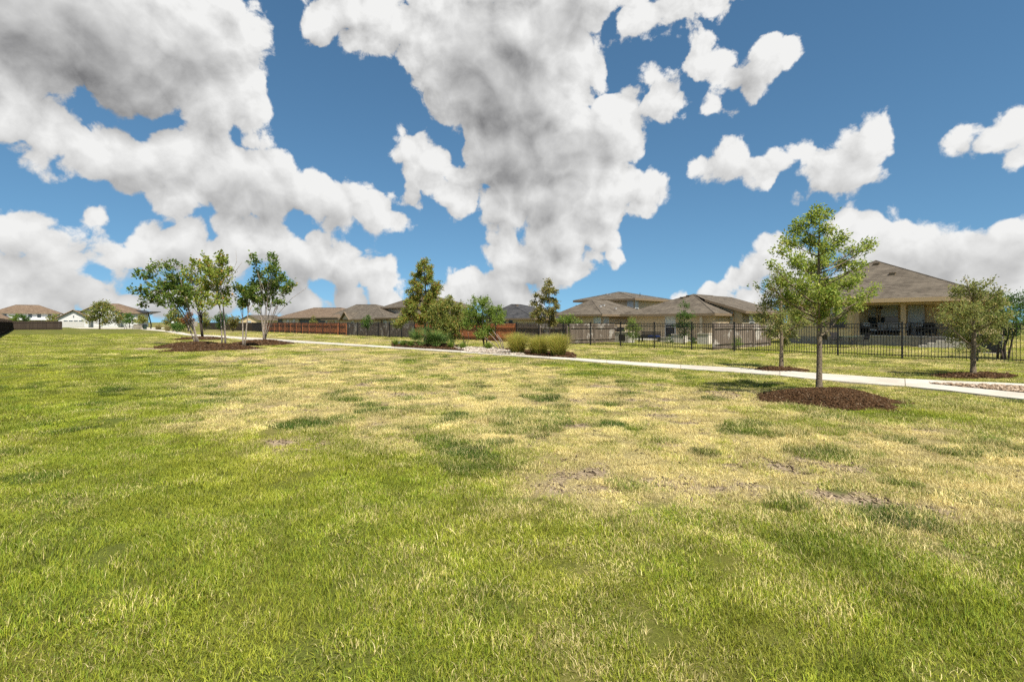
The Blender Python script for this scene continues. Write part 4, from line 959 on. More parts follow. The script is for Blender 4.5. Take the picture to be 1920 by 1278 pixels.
def tree(name, label, base, lobes, trunk_r=0.06, trunk_h=None, nleaf=3000, lsize=0.06, lmat=None, bmat=None, stems=None, bare=(), group='trees', twig=0.008, aspect=0.55, lean=(0, 0), spread=0.05, cat='tree', fill=0.55):
    """lobes: (dx, dy, z, r) from the base. trunk_h: central leader height; stems: number of stems from the ground instead"""
    bz = float(bed_h(np.array([base[0]]), np.array([base[1]]))[0])
    root = empty(name, (base[0], base[1], 0)); tag(root, label, cat, group)
    tr_ = MB(); br = MB(); P_, D_ = [], []
    def trunk_at(z):
        f = max(0.0, min(1.0, z / trunk_h)); return Vector((lean[0] * f + 0.03 * math.sin(z * 2.1) * f, lean[1] * f + 0.03 * math.cos(z * 1.7) * f, z))
    tot = sum(l[3] ** 2 for l in lobes)
    stem_pts = []
    if trunk_h:
        zs_ = [-0.05, 0.06, 0.25] + [trunk_h * k / 9 for k in range(1, 10)]; zs_ = sorted(set(z for z in zs_))
        tr_.tube([trunk_at(z) + Vector((0, 0, bz)) for z in zs_], [trunk_r * (1.45 if z < .02 else 1.15 if z < .1 else 1.0) * max(.12, 1 - .85 * max(0, z) / trunk_h) for z in zs_], 9)
    for i, (dx, dy, z, r) in enumerate(lobes):
        c = Vector((dx, dy, z))
        if trunk_h:
            hd = math.hypot(dx - trunk_at(z).x, dy - trunk_at(z).y); za = max(trunk_h * .32 if trunk_h < 6 else trunk_h * .2, min(z - hd * 0.55, trunk_h * .97)); a = trunk_at(za)
            r0 = max(twig * 1.4, trunk_r * .42 * (1 - .6 * za / trunk_h)); bend = (dx * .10, dy * .10, -hd * .06)
            pts = bez(a, c, bend)
            br.tube(pts, [r0 + (twig * .8 - r0) * k / (len(pts) - 1) for k in range(len(pts))], 5)
        else:
            if i < stems:
                a = Vector((random.uniform(-.16, .16), random.uniform(-.16, .16), bz - .05)); pts = bez(a, c, (-dx * .22 + random.uniform(-.15, .15), -dy * .22, z * .06), 8)
                tr_.tube(pts, [trunk_r * (1 - .8 * k / 7) * (1.15 if k == 0 else 1) for k in range(8)], 6); stem_pts.append(pts)
            else:
                sp = min(stem_pts, key=lambda q: (q[-2] - c).length); a = sp[random.choice((3, 4, 5))]; pts = bez(a, c, (0, 0, -.1), 6)
                br.tube(pts, [trunk_r * .4 + (twig - trunk_r * .4) * k / 5 for k in range(6)], 5)
        n_l = int(nleaf * r * r / tot); n_t = max(5, n_l // 14)
        for k in range(n_t):
            v = Vector((random.gauss(0, 1), random.gauss(0, 1), random.gauss(0, 1))).normalized() * r * random.random() ** fill
            v.z *= 0.85
            e = c + v; q = pts[random.choice((len(pts) - 1, len(pts) - 1, len(pts) - 2, len(pts) - 3))]
            if k % 3 == 0: br.tube([q, (q + e) / 2 + Vector((0, 0, r * .05)), e], [twig * .7, twig * .5, twig * .25], 3, cap=False)
            dv_ = (e - q); m_ = n_l // n_t + 1
            tt = np.clip(rng.normal(0.85, 0.16, m_), 0.2, 1.15)[:, None]
            pp = np.array(q)[None] + np.array(dv_)[None] * tt + rng.normal(0, spread, (m_, 3))
            P_.append(pp); D_.append(np.tile(np.array(dv_.normalized() if dv_.length > 0 else (0, 0, 1)), (m_, 1)))
    for b0 in bare:   # leafless branches
        tr_.tube([Vector(p) for p in b0], [twig * 1.6 * (1 - .75 * k / (len(b0) - 1)) for k in range(len(b0))], 4)
    tr_.build('trunk', bmat, root, smooth=True)
    if br.v: br.build('branches', bmat, root, smooth=True)
    if P_:
        o = link('crown', leaves_mesh('crown', np.vstack(P_), np.vstack(D_), lsize, lmat, aspect=aspect), root); o['kind'] = 'stuff'
    return root
def lobes_px(base, lst, dep=0.8, seed=1):
    """lobes from (photo x, photo y, photo radius[, depth offset in m]) for a tree standing at base"""
    rd = random.Random(seed); out = []; Y = base[1]; sc_ = Y / F
    for q in lst:
        x, y, r = q[:3]; dy = q[3] if len(q) > 3 else rd.uniform(-dep, dep)
        f = (Y + dy) / F
        out.append(((x - 960) * f - base[0], dy, CAMH + (HOR - y) * f, r * f))
    return out
L_OAK = leaf_mat('oak_leaf', (0.168, 0.256, 0.041), (0.346, 0.389, 0.066), (0.490, 0.466, 0.113), 0.12)
L_OAK2 = leaf_mat('dull_oak_leaf', (0.157, 0.189, 0.054), (0.277, 0.290, 0.076), (0.378, 0.290, 0.096), 0.12)
L_RED = leaf_mat('redbud_leaf', (0.077, 0.136, 0.024), (0.171, 0.230, 0.040), (0.307, 0.224, 0.059), 0.07)
L_RED2 = leaf_mat('yellowing_redbud_leaf', (0.157, 0.223, 0.039), (0.312, 0.346, 0.057), (0.533, 0.267, 0.066), 0.07)
L_CYP = leaf_mat('cypress_foliage', (0.177, 0.236, 0.042), (0.319, 0.342, 0.068), (0.496, 0.224, 0.071), 0.12)
L_RUST = leaf_mat('rust_foliage', (0.26, 0.10, 0.035), (0.20, 0.12, 0.04))
L_OLIVE = leaf_mat('olive_foliage', (0.144, 0.189, 0.041), (0.290, 0.312, 0.072), (0.490, 0.312, 0.096), 0.12)
L_SHRUB = leaf_mat('shrub_foliage', (0.133, 0.208, 0.035), (0.246, 0.311, 0.056))
L_DEEP = leaf_mat('deep_green_foliage', (0.048, 0.114, 0.019), (0.122, 0.195, 0.035))
L_BRONZE = leaf_mat('bronze_foliage', (0.23, 0.20, 0.06), (0.33, 0.27, 0.09), (0.15, 0.17, 0.04), 0.35)
# big oak in front of the path
bO = (6.60, 11.0)
lob = lobes_px(bO, [(1530,395,13,0),(1522,412,18,0),(1550,402,12,.1),(1500,428,20,.1),(1545,428,20,-.1),(1575,445,18),(1480,452,20),(1520,455,26,.3),(1555,462,24,-.3),(1462,470,15),(1600,470,16,.1),(1625,462,15),(1636,455,9),
 (1495,490,26,-.4),(1535,495,26,.5),(1580,495,22,.3),(1452,500,14),(1612,495,16),(1640,540,11),(1470,525,22,.3),(1510,530,28,-.5),(1550,530,28,.5),(1590,530,24,-.2),(1625,555,16),(1440,533,9),(1420,536,6),
 (1480,560,22),(1520,565,26,.6),(1560,565,28,-.5),(1600,570,20,.1),(1540,590,20,-.2),(1575,592,18),(1500,588,14,.3),(1610,520,14),(1560,545,22,-.8),(1520,510,22,.8),(1545,480,20,.7),(1535,550,20,-.9)], .7, 3)
lob = [(a, b, c, r * (.84 if i > 3 else 1)) for i, (a, b, c, r) in enumerate(lob)]
tree('oak_tree', 'young oak with thick leafy crown in the dark mulch mound before the path', bO, lob, 0.062, 3.95, 14000, 0.062, L_OAK, M_BARK, group='young oaks along the path', spread=0.045, aspect=.5, fill=.5)
bO2 = gp(1465, 693)
lob = lobes_px(bO2, [(1465,520,20),(1455,545,24),(1490,545,22),(1440,570,22),(1475,572,28),(1430,595,18),(1460,600,28),(1495,595,22),(1448,620,22),(1480,622,22),(1470,640,14),(1510,600,12),(1500,530,14)], .8, 5)
tree('oak_tree', 'slim young oak beyond the path, half hidden by the bigger oak', bO2, lob, 0.07, 3.1, 8000, 0.068, L_OAK2, M_BARK, group='young oaks along the path')
bO3 = gp(1825, 707)
lob = lobes_px(bO3, [(1825,535,12),(1850,530,9),(1862,522,5),(1812,525,6),(1800,550,20),(1835,552,22),(1868,550,14),(1785,575,20),(1815,580,28),(1850,575,26),(1880,565,14),(1770,595,14),(1800,605,26),(1835,610,30),(1870,600,22),(1890,590,12),(1790,630,18),(1820,636,22),(1855,632,20),(1800,650,10),(1840,655,10)], .8, 7)
tree('oak_tree', 'rightmost young oak beyond the path with low spreading crown', bO3, lob, 0.075, 2.65, 9000, 0.062, L_OAK2, M_BARK, group='young oaks along the path')
# left group of multi-stem trees
GR = 'multi-stem trees in the left mulch beds'
bA = (gp(360, 648)[0], 35.0)
lob = lobes_px(bA, [(300,540,24),(325,520,20),(275,515,14),(340,565,20),(265,550,14),(318,498,12),(258,512,9),(285,560,16),(335,540,22),(250,545,7),(310,560,18),(330,495,7),(345,545,20),(290,500,12),(268,568,8),(318,578,8)], 1.3, 11)
tree('multi_stem_tree', 'leftmost leaning multi-stem tree with pale trunks and dark heart-shaped leaves', bA, lob, 0.058, None, 3600, 0.16, L_RED, M_PALEBARK, stems=4, group=GR, spread=.1, aspect=.9, twig=.014)
bC = (gp(421, 652)[0], 31.5)
lob = lobes_px(bC, [(412,520,20),(400,500,16),(418,548,16),(420,490,13),(412,478,9),(383,477,5),(385,490,8),(425,565,10),(395,535,16),(405,560,10),(428,510,10),(390,512,14)], 1.0, 13)
tree('multi_stem_tree', 'tallest middle multi-stem tree with yellowing leaves', bC, lob, 0.05, None, 2400, 0.14, L_RED2, M_PALEBARK, stems=3, group=GR, spread=.09, aspect=.9, twig=.012,
     bare=[[(.1, 0, 3.6), (.5, 0, 4.6), (.75, .1, 5.3), (.7, .1, 6.0)], [(.3, 0, 4.1), (.8, .1, 4.9), (1.1, .1, 5.3)]])
bB = (gp(391, 635)[0], 48.0)
lob = lobes_px(bB, [(365,545,20),(358,520,16),(375,500,14),(350,500,10),(388,550,18),(380,525,16),(362,490,9),(395,570,12),(352,560,14),(375,570,14)], 1.5, 17)
tree('multi_stem_tree', 'multi-stem tree at the back of the left group', bB, lob, 0.065, None, 2300, 0.2, L_RED2, M_DARKBARK, stems=4, group=GR, spread=.13, aspect=.9, twig=.016)
bE = (gp(440, 652)[0], 32.6)
lob = lobes_px(bE, [(456,565,10),(470,545,12),(448,540,9),(462,552,10),(450,570,6),(478,560,9)], .6, 19)
tree('multi_stem_tree', 'single leaning pale trunk with small crown between two clumps', bE, lob, 0.06, None, 1300, 0.15, L_RED, M_PALEBARK, stems=2, group=GR, spread=.09, aspect=.9, twig=.013)
bD = (gp(505, 642)[0], 39.0)
lob = lobes_px(bD, [(500,535,22),(520,530,20),(485,555,18),(510,505,16),(478,530,14),(535,540,16),(505,560,18),(478,490,10),(472,478,7),(505,478,9),(515,490,11),(490,515,14),(545,533,9),(525,565,12),(552,535,4),(480,580,6),(462,545,9),(530,520,10)], 1.4, 23)
tree('multi_stem_tree', 'rightmost multi-stem tree of the left group with one bare branch', bD, lob, 0.042, None, 3600, 0.17, L_RED, M_PALEBARK, stems=6, group=GR, spread=.11, aspect=.9, twig=.014,
     bare=[[(.05, 0, .3), (.9, 0, 2.0), (2.1, .1, 3.4), (3.1, .1, 4.1), (3.55, .1, 4.7)], [(.1, 0, .4), (.7, .3, 2.6), (1.0, .3, 4.2)], [(.6, 0, 1.6), (1.2, .1, 3.2), (2.2, .1, 4.2)]])
# cypress and the planting by the path
bCy = gp(797, 646); YC = bCy[1]
lob = []
for k in range(46):
    f = k / 45; y = 492 + f * 112; wd = (6 + 41 * f ** 0.62) * random.uniform(.7, 1.08)
    for sgn in (-1, 1):
        lob.append((790 + (7 - 6 * f) + sgn * wd * random.uniform(.08, 1.0), y + random.uniform(-3, 3), 5 + 5.5 * f, random.uniform(-1, 1) * wd * YC / F * .9))
tree('cypress_tree', 'conical feathery cypress with rust tinged lower branches', bCy, lobes_px(bCy, lob), 0.11, 5.7, 23000, 0.13, L_CYP, M_BARK, group='trees by the fence', spread=.07, aspect=.4, twig=.012)
bS1 = gp(849, 649)
tree('shrub_tree', 'olive leaved shrub tree just right of the cypress', bS1, lobes_px(bS1, [(842,565,13),(822,582,20),(850,586,22),(838,608,23),(864,602,18),(816,604,17),(852,626,14),(874,588,12),(828,626,13),(860,573,9),(808,590,10),(835,575,12)], .9, 29), 0.05, None, 11000, 0.115, L_OLIVE, M_PALEBARK, stems=4, group='shrub trees by the path', spread=.07)
bS2 = gp(908, 652)
tree('shrub_tree', 'bright green shrub tree with forked dark stems by the rock bed', bS2, lobes_px(bS2, [(905,568,15),(886,583,19),(920,583,18),(900,600,22),(932,598,16),(878,605,14),(915,620,15),(942,590,9),(898,625,12),(888,563,8),(914,561,7),(936,578,8)], .9, 31), 0.05, None, 9000, 0.095, L_SHRUB, M_DARKBARK, stems=3, group='shrub trees by the path', spread=.07)
bS3 = gp(940, 657)
tree('bare_shrub', 'leaning bare grey stems at the right end of the rock bed', bS3, [], 0.04, None, 0, .1, L_SHRUB, M_PALEBARK, stems=0, group='shrub trees by the path', twig=.02, cat='shrub',
     bare=[[(0, 0, 0), (-.25, 0, .5), (-.7, .1, 1.0)], [(.1, .1, 0), (-.1, .1, .6), (-.5, .2, 1.15)], [(-.1, 0, 0), (-.5, -.1, .4), (-.95, -.1, .75)], [(.15, .1, 0), (.05, .1, .5), (-.25, .1, .95)]])
bS4 = gp(873, 651)
tree('bare_shrub', 'thin bare stems beside the fan palm', bS4, lobes_px(bS4, [(868,632,4),(872,640,4)], .2), 0.018, None, 120, .07, L_OLIVE, M_PALEBARK, stems=2, group='shrub trees by the path', twig=.012, cat='shrub',
     bare=[[(0, 0, 0), (-.15, 0, .5), (-.2, .1, .9)], [(.05, 0, 0), (.2, 0, .45), (.15, 0, 1.0)]])
bT = gp(1030, 650)
tree('slender_tree', 'slender bronze leaved tree behind the clump grasses', bT, lobes_px(bT, [(1030,530,8),(1025,545,11),(1038,545,9),(1020,562,11),(1038,565,11),(1005,555,6),(1002,570,8),(1012,582,11),(1032,585,13),(1045,575,7),(1015,600,10),(1038,605,10),(1002,590,7)], .6, 37), 0.045, 3.9, 4800, 0.12, L_BRONZE, M_DARKBARK, group='trees by the fence', spread=.06)
pS = world(st(1062, 1.6), 1.6)
tree('leafy_shrub', 'bright green leafy shrub behind the metal fence near the slender tree', pS, lobes_px(pS, [(1050,600,12),(1068,600,14),(1085,605,9),(1058,618,12),(1078,618,10),(1045,615,9)], .6, 41), 0.03, None, 2400, 0.11, L_SHRUB, M_DARKBARK, stems=4, group='shrubs in the yards', spread=.06, cat='shrub')
# yard trees
def yard_tree(label, x, t, lst, trunk_r, th, n, ls, lm, seed, name='yard_tree', stems=None, cat='tree', dep=.8):
    p = world(st(x, t), t); tree(name, label, p, lobes_px(p, lst, dep, seed), trunk_r, th, n, ls, lm, M_DARKBARK, stems=stems, group='trees and shrubs in the yards', spread=.07, cat=cat)
yard_tree('narrow dark tree in the middle yard before the porch', 1283, 6.5, [(1283,572,10),(1280,590,15),(1292,592,13),(1275,610,13),(1290,612,14),(1283,628,12)], .05, 3.0, 2600, .09, L_DEEP, 43)
yard_tree('small bright round tree beside the outdoor kitchen', 1186, 5.0, [(1186,603,10),(1178,615,11),(1194,615,11),(1184,628,11),(1192,628,9)], .035, 1.6, 2200, .08, L_SHRUB, 47)
yard_tree('small dark tree before the weathered grey fence', 688, -.9, [(688,594,5),(684,602,8),(693,602,8),(688,610,9)], .05, 2.2, 900, .14, L_DEEP, 53)
yard_tree('thin pale sapling before the red brown fence', 587, 2.5, [(587,596,5),(583,603,6),(591,603,6)], .04, 2.0, 350, .16, L_OLIVE, 59)
yard_tree('large dark multi-trunk bush behind the fence at the right edge', 1880, 2.6, [(1870,565,18),(1895,560,20),(1915,575,20),(1885,590,22),(1910,605,22),(1870,610,16),(1895,625,16),(1930,560,20),(1940,600,22)], .045, None, 5000, .08, L_DEEP, 61, stems=6, dep=1.0)
yard_tree('small round bush at the foot of the side fence', 1383, 1.1, [(1381,640,8),(1386,646,7),(1379,648,6)], .015, None, 500, .06, L_SHRUB, 67, stems=3, name='round_bush', cat='bush', dep=.2)
yard_tree('low dark bush between the white planters', 1300, 8.0, [(1297,638,7),(1305,640,7)], .015, None, 500, .07, L_DEEP, 71, stems=3, name='round_bush', cat='bush', dep=.2)
yard_tree('low dark bush left of the pale planters', 1256, 8.0, [(1254,636,7),(1260,640,7)], .015, None, 500, .07, L_DEEP, 73, stems=3, name='round_bush', cat='bush', dep=.2)
# far left trees
def far_tree(label, x, y, lst, trunk_r, th, n, ls, lm, seed, name='park_tree', stems=None, cat='tree'):
    p = gp(x, y); tree(name, label, p, lobes_px(p, lst, 1.5, seed), trunk_r, th, n, ls, lm, M_DARKBARK, stems=stems, group='trees across the park', spread=.2, twig=.03, cat=cat)
far_tree('broad round tree before the white garage house', 187, 617, [(190,568,9),(180,577,13),(200,577,14),(170,588,13),(190,590,16),(212,590,14),(175,600,10),(200,602,11),(220,602,9),(228,595,7),(163,600,6)], .18, 6, 4200, .33, L_OLIVE, 79)
far_tree('narrow green tree left of the shade canopy', 243, 615, [(241,592,8),(246,600,8),(238,603,7)], .12, 3.5, 1000, .35, L_DEEP, 83)
far_tree('low green tree under the shade canopy', 268, 616, [(264,596,6),(270,600,7),(260,603,6)], .1, 3, 800, .33, L_OLIVE, 89)
far_tree('mid green tree right of the shade canopy', 325, 621, [(328,586,8),(318,595,9),(335,597,10),(325,605,10),(312,604,6)], .12, 4.5, 1800, .28, L_OLIVE, 97)
far_tree('rust coloured tree behind the left group', 353, 621, [(353,592,7),(347,600,7),(358,602,7),(352,609,6)], .12, 3.8, 1100, .28, L_RUST, 101)
far_tree('green tree behind the middle multi-stem trunks', 384, 620, [(384,590,6),(380,599,8),(389,600,7),(384,608,7)], .1, 3.8, 1000, .28, L_OLIVE, 103)
far_tree('rounded green tree left of the dark fence end', 415, 620, [(415,590,7),(408,598,8),(422,600,9),(414,608,8)], .12, 3.8, 1300, .28, L_DEEP, 107)
far_tree('low yellowish tree before the dark fence end', 437, 621, [(433,600,7),(442,602,8),(437,609,7)], .1, 2.5, 900, .28, L_BRONZE, 109)
far_tree('yellow green tree before the white two storey house', 28, 613, [(24,595,6),(32,594,6),(28,601,6)], .15, 4, 700, .4, L_SHRUB, 113)
far_tree('dark tree between the left houses', 44, 613, [(42,594,6),(47,597,6)], .15, 4, 600, .4, L_DEEP, 127)
far_tree('olive tree at the end of the left fence', 98, 613, [(93,597,6),(102,595,7),(108,600,6),(98,603,6)], .15, 4, 900, .4, L_OLIVE, 131)
far_tree('rounded hedge bush right of the shade canopy', 333, 623, [(326,613,5),(333,612,6),(340,614,5)], .05, None, 700, .25, L_DEEP, 137, name='round_bush', stems=4, cat='bush')

# ------------------------------------------------------------------ clump grasses, fan palm and small plants
def grass_clump(label, base, h, rad, n, matl, wdt=0.012, name='clump_grass', group='tall clump grasses'):
    root = empty(name, (*base, 0)); tag(root, label, 'ornamental grass', group)
    a = rng.uniform(0, 6.28, n); out = rad * rng.uniform(.1, 1.0, n); H = h * rng.uniform(.45, 1.12, n)
    a0 = rng.uniform(0, 6.28, n); b0 = np.stack([np.cos(a0) * .32 * rad * rng.random(n), np.sin(a0) * .32 * rad * rng.random(n), np.zeros(n)], -1)
    segs = 5; V = []; dv_ = np.stack([np.cos(a), np.sin(a), np.zeros(n)], -1); sd_ = np.stack([-np.sin(a), np.cos(a), np.zeros(n)], -1)
    rows = []
    for k in range(segs):
        f = k / (segs - 1); q = out / rad; c = b0 + dv_ * (out * (0.55 * f + 0.45 * f * f))[:, None]; c[:, 2] = H * (f * (1 + .35 * q) - (.12 + .45 * q) * f ** 2.2); w_ = wdt * (1 - f * .8) * rng.uniform(.7, 1.3, n)
        rows += [c - sd_ * w_[:, None] / 2, c + sd_ * w_[:, None] / 2]
    V = np.stack(rows, 1).reshape(-1, 3); o = np.arange(n)[:, None] * (2 * segs)
    fc = np.vstack([o + [2 * k, 2 * k + 1, 2 * k + 3, 2 * k + 2] for k in range(segs - 1)])
    b_ = link('blades', np_mesh('blades', V, fc, matl, {'rnd': np.repeat(rng.random(n), 2 * segs), 'rnd2': np.repeat(rng.random(n), 2 * segs)}), root); b_['kind'] = 'stuff'
    MB().tube([(0, 0, -.05), (0, 0, .1)], [rad * .2, rad * .1], 8).build('crown_base', M_DARKBARK, root)
    return root
L_CLUMP = leaf_mat('clump_grass_blade', (0.250, 0.281, 0.046), (0.423, 0.399, 0.086), (0.562, 0.375, 0.120), 0.16)
L_CLUMP2 = leaf_mat('pale_clump_grass_blade', (0.34, 0.30, 0.14), (0.42, 0.36, 0.18))
grass_clump('leftmost tall arching clump grass by the path', gp(970, 664), 1.2, .95, 2600, L_CLUMP, .012)
grass_clump('middle clump grass with browning tips', gp(1011, 665.5), 1.1, 1.1, 2600, L_CLUMP, .012)
grass_clump('rightmost clump grass of the three by the path', gp(1046, 668.5), 1.2, .95, 2600, L_CLUMP, .012)
grass_clump('pale straw clump grass left of the round hedge bush', gp(314, 621), 1.2, .9, 900, L_CLUMP2, .03)
grass_clump('pale clump grass beside the shade canopy', gp(297, 618), 1.4, 1.4, 700, L_CLUMP2, .04)
def fan_palm(label, base, nfan, hh):
    root = empty('fan_palm', (*base, 0)); tag(root, label, 'palm')
    for i in range(nfan):
        a = random.uniform(0, 6.28); tl = random.uniform(.15, 1.25); L_ = hh * random.uniform(.35, .7); out = Vector((math.cos(a) * math.sin(tl), math.sin(a) * math.sin(tl), math.cos(tl)))
        tip = out * L_; m_ = MB(); sd_ = Vector((-math.sin(a), math.cos(a), 0)); up = out.cross(sd_) * -1
        m_.tube([(0, 0, 0), tip * .5 + Vector((0, 0, .03)), tip], [.014, .011, .008], 4)
        R_ = hh * random.uniform(.42, .58)
        for k in range(13):
            f = (k - 6) / 6 * 1.7; dr = (out * math.cos(f) + sd_ * math.sin(f)).normalized(); e = tip + dr * R_ * (1 - .15 * abs(f)) + Vector((0, 0, -.06 * R_)); md_ = tip + dr * R_ * .5; w_ = up.cross(dr).normalized() * .02
            m_.quad(tip, md_ + w_, e, md_ - w_)
        o = m_.build('frond', L_PALM, root)
    return root
L_PALM = mat('palm_frond', (0.05, 0.10, 0.02), .6, col2=(0.115, 0.17, 0.036), scale=4, spec=.15)
fan_palm('dark green fan palm clump before the cypress', gp(818, 652), 34, 1.45)
fan_palm('smaller fan palm clump at the left foot of the cypress', gp(787, 650), 20, 1.25)
for k, (x, y, lb) in enumerate([(742, 649, 'low strappy plant at the left end of the planting bed'), (755, 650, 'low green plant beside the white boulder'), (770, 651, 'low strappy plant left of the fan palm'), (868, 655, 'low dark plant at the end of the rock bed'), (915, 656, 'small round green plant under the forked shrub tree'), (845, 654, 'small grey green plant right of the fan palm')]):
    grass_clump(lb, gp(x, y), .5, .38, 260, L_SHRUB, .03, name='strappy_plant', group='low plants in the planting beds')
def boulder(label, base, r, m=None):
    bm = bmesh.new(); bmesh.ops.create_icosphere(bm, subdivisions=2, radius=r)
    for v in bm.verts: v.co *= 1 + .22 * math.sin(v.co.x * 9 / r * .3 + 1) * math.cos(v.co.y * 7 / r * .3) + random.uniform(-.08, .08); v.co.z *= .7
    me = bpy.data.meshes.new('boulder'); bm.to_mesh(me); bm.free(); me.materials.append(m or M_WHITE)
    o = link('boulder', me, None, (*base, r * .4)); tag(o, label, 'boulder')
boulder('white boulder among the low plants left of the palm', gp(750, 646), .2)

# ------------------------------------------------------------------ yard and porch furniture
def yard(s, t, z=0): return (*world(s, t), z)
def seat(name, label, loc, rz, w_, cushions, fm, cm, group=None):
    """outdoor sofa or armchair, facing local -y"""
    root = empty(name, loc, rz); tag(root, label, 'sofa' if w_ > 1.2 else 'armchair', group)
    MB().box(-w_ / 2, w_ / 2, -.38, .38, .16, .30).build('seat_frame', fm, root)
    for x in (-w_ / 2, w_ / 2 - .1): MB().box(x, x + .1, -.38, .38, .301, .60).build('armrest', fm, root)
    MB().box(-w_ / 2 + .101, w_ / 2 - .101, .28, .38, .301, .82).build('backrest', fm, root)
    for x in (-w_ / 2 + .02, w_ / 2 - .08):
        for y in (-.36, .30): MB().box(x, x + .06, y, y + .06, 0, .159).build('leg', fm, root)
    cw = (w_ - .24) / cushions
    for k in range(cushions):
        x = -w_ / 2 + .12 + k * cw; MB().box(x + .01, x + cw - .01, -.36, .20, .302, .42).build('seat_cushion', cm, root); MB().box(x + .02, x + cw - .02, .13, .275, .421, .86).build('back_cushion', cm, root)
def p7(x, y, z=.70): return yard(-9.5 + x, 13.7 + y, z)
seat('patio_sofa', 'dark wicker sofa with off white cushions under the patio windows', p7(1.5, 2.9), ANG, 2.1, 3, M_WICKER, M_CANVAS)
seat('patio_armchair', 'dark armchair left of the patio sofa', p7(0.35, 1.6), ANG + R(60), .85, 1, M_WICKER, M_CANVAS)
seat('patio_armchair', 'dark armchair right of the patio column', p7(cx7 + .9, 2.2), ANG - R(20), .85, 1, M_WICKER, M_WICKER)
def table(label, loc, r, h, tm, fm, name='round_table'):
    root = empty(name, loc); tag(root, label, 'table')
    MB().tube([(0, 0, h - .03), (0, 0, h)], r, 20).build('tabletop', tm, root)
    for k in range(4):
        a = k * 1.571 + .4; MB().tube([(math.cos(a) * r * .8, math.sin(a) * r * .8, 0), (math.cos(a) * r * .6, math.sin(a) * r * .6, h - .031)], .02, 5).build('leg', fm, root)
def garden_chair(label, loc, rz, fm=M_BLACK, sm=M_WICKER, group=None):
    root = empty('garden_chair', loc, rz); tag(root, label, 'chair', group)
    for x in (-.23, .23):
        MB().tube([(x, -.22, 0), (x, -.22, .44)], .013, 5).build('leg', fm, root); MB().tube([(x, .25, 0), (x, .22, .44), (x, .34, .95)], .013, 5).build('leg', fm, root)
        MB().tube([(x, -.24, .445), (x, -.2, .64), (x, .24, .66)], .014, 5).build('armrest', fm, root)
    MB().box(-.22, .22, -.22, .22, .43, .46).build('seat', sm, root); MB().quad((-.21, .235, .5), (.21, .235, .5), (.21, .335, .94), (-.21, .335, .94)).quad((-.21, .345, .94), (.21, .345, .94), (.21, .245, .5), (-.21, .245, .5)).build('backrest', sm, root)
table('small dark table before the patio sofa', p7(1.7, 1.7), .45, .42, M_WICKER, M_WICKER, 'coffee_table')
pT = yard(st(1585, 9.2), 9.2)
table('round green glass table on the grass below the patio', pT, .62, .72, M_GREENGLASS, M_BLACK)
garden_chair('metal chair left of the green glass table', (pT[0] - .95, pT[1] + .1, 0), R(90), group='chairs round the green glass table')
garden_chair('metal chair right of the green glass table', (pT[0] + 1.0, pT[1] - .1, 0), R(-90), group='chairs round the green glass table')
garden_chair('metal chair behind the green glass table', (pT[0] + .1, pT[1] + .95, 0), R(5), group='chairs round the green glass table')
def cabinet(name, label, loc, rz, parts, cat):
    root = empty(name, loc, rz); tag(root, label, cat)
    for nm, bx, m in parts: MB().box(*bx).build(nm, m, root)
k_ = yard(st(1169, 6.5), 6.5)
cabinet('outdoor_kitchen', 'pale stone outdoor kitchen block with a dark grill on top', k_, ANG, [('block', (-.75, .75, -.4, .4, -.05, .78), M_CONC), ('worktop', (-.8, .8, -.45, .45, .781, .84), M_CREAM), ('opening', (-.15, .45, -.415, -.401, .15, .62), M_WICKER),
    ('grill_body', (-.7, -.05, -.3, .3, .841, 1.0), M_BLACK), ('grill_lid', (-.66, -.09, -.28, .28, 1.001, 1.2), M_BLACK), ('handle', (-.6, -.15, -.33, -.30, 1.05, 1.08), M_STONE)], 'grill')
b_ = yard(st(1217, 8.5), 8.5)
root = empty('garden_bench', b_, ANG); tag(root, 'black garden bench with blue cushion in the middle yard', 'bench')
MB().box(-.85, .85, -.28, .28, .36, .42).build('seat', M_BLACK, root); MB().box(.05, .83, -.27, .26, .421, .54).build('cushion', M_BLUECUSH, root); MB().box(-.8, .0, -.27, .26, .421, .52).build('cushion', M_WICKER, root)
for k in range(3): MB().box(-.85, .85, .26, .30, .50 + k * .12, .58 + k * .12).build('back_slat', M_BLACK, root)
for x in (-.8, .74):
    for y in (-.26, .22): MB().box(x, x + .06, y, y + .06, 0, .359).build('leg', M_BLACK, root)
M_LIME = mat('white_limestone', (.66, .60, .50), .9, .2, 6, .4, 20)
for x, t, w_, d_, h, lb in ((1321, 8.2, .85, .5, .72, 'white limestone block planter left of the side fence'), (1274, 8.4, 1.0, .6, .62, 'pale pinkish stone planter near the porch'), (1244, 9.0, .9, .4, .35, 'low pale stone edging block by the patio')):
    cabinet('stone_planter', lb, yard(st(x, t), t), ANG, [('block', (-w_ / 2, w_ / 2, -d_ / 2, d_ / 2, -.05, h), M_LIME), ('cap', (-w_ / 2 - .04, w_ / 2 + .04, -d_ / 2 - .04, d_ / 2 + .04, h + .001, h + .06), M_LIME), ('soil', (-w_ / 2 + .08, w_ / 2 - .08, -d_ / 2 + .08, d_ / 2 - .08, h + .061, h + .075), M_MULCH)], 'planter')
cabinet('cooling_unit', 'dark boxy cooling unit behind the fence at the right', yard(st(1856, 8), 8), ANG, [('casing', (-.45, .45, -.42, .42, .05, .9), M_WICKER), ('lid', (-.48, .48, -.45, .45, .901, .95), M_BLACK), ('pad', (-.6, .6, -.6, .6, -.02, .049), M_CONC), ('grille', (-.4, .4, -.44, -.421, .15, .82), M_BLACK)], 'cooling unit')

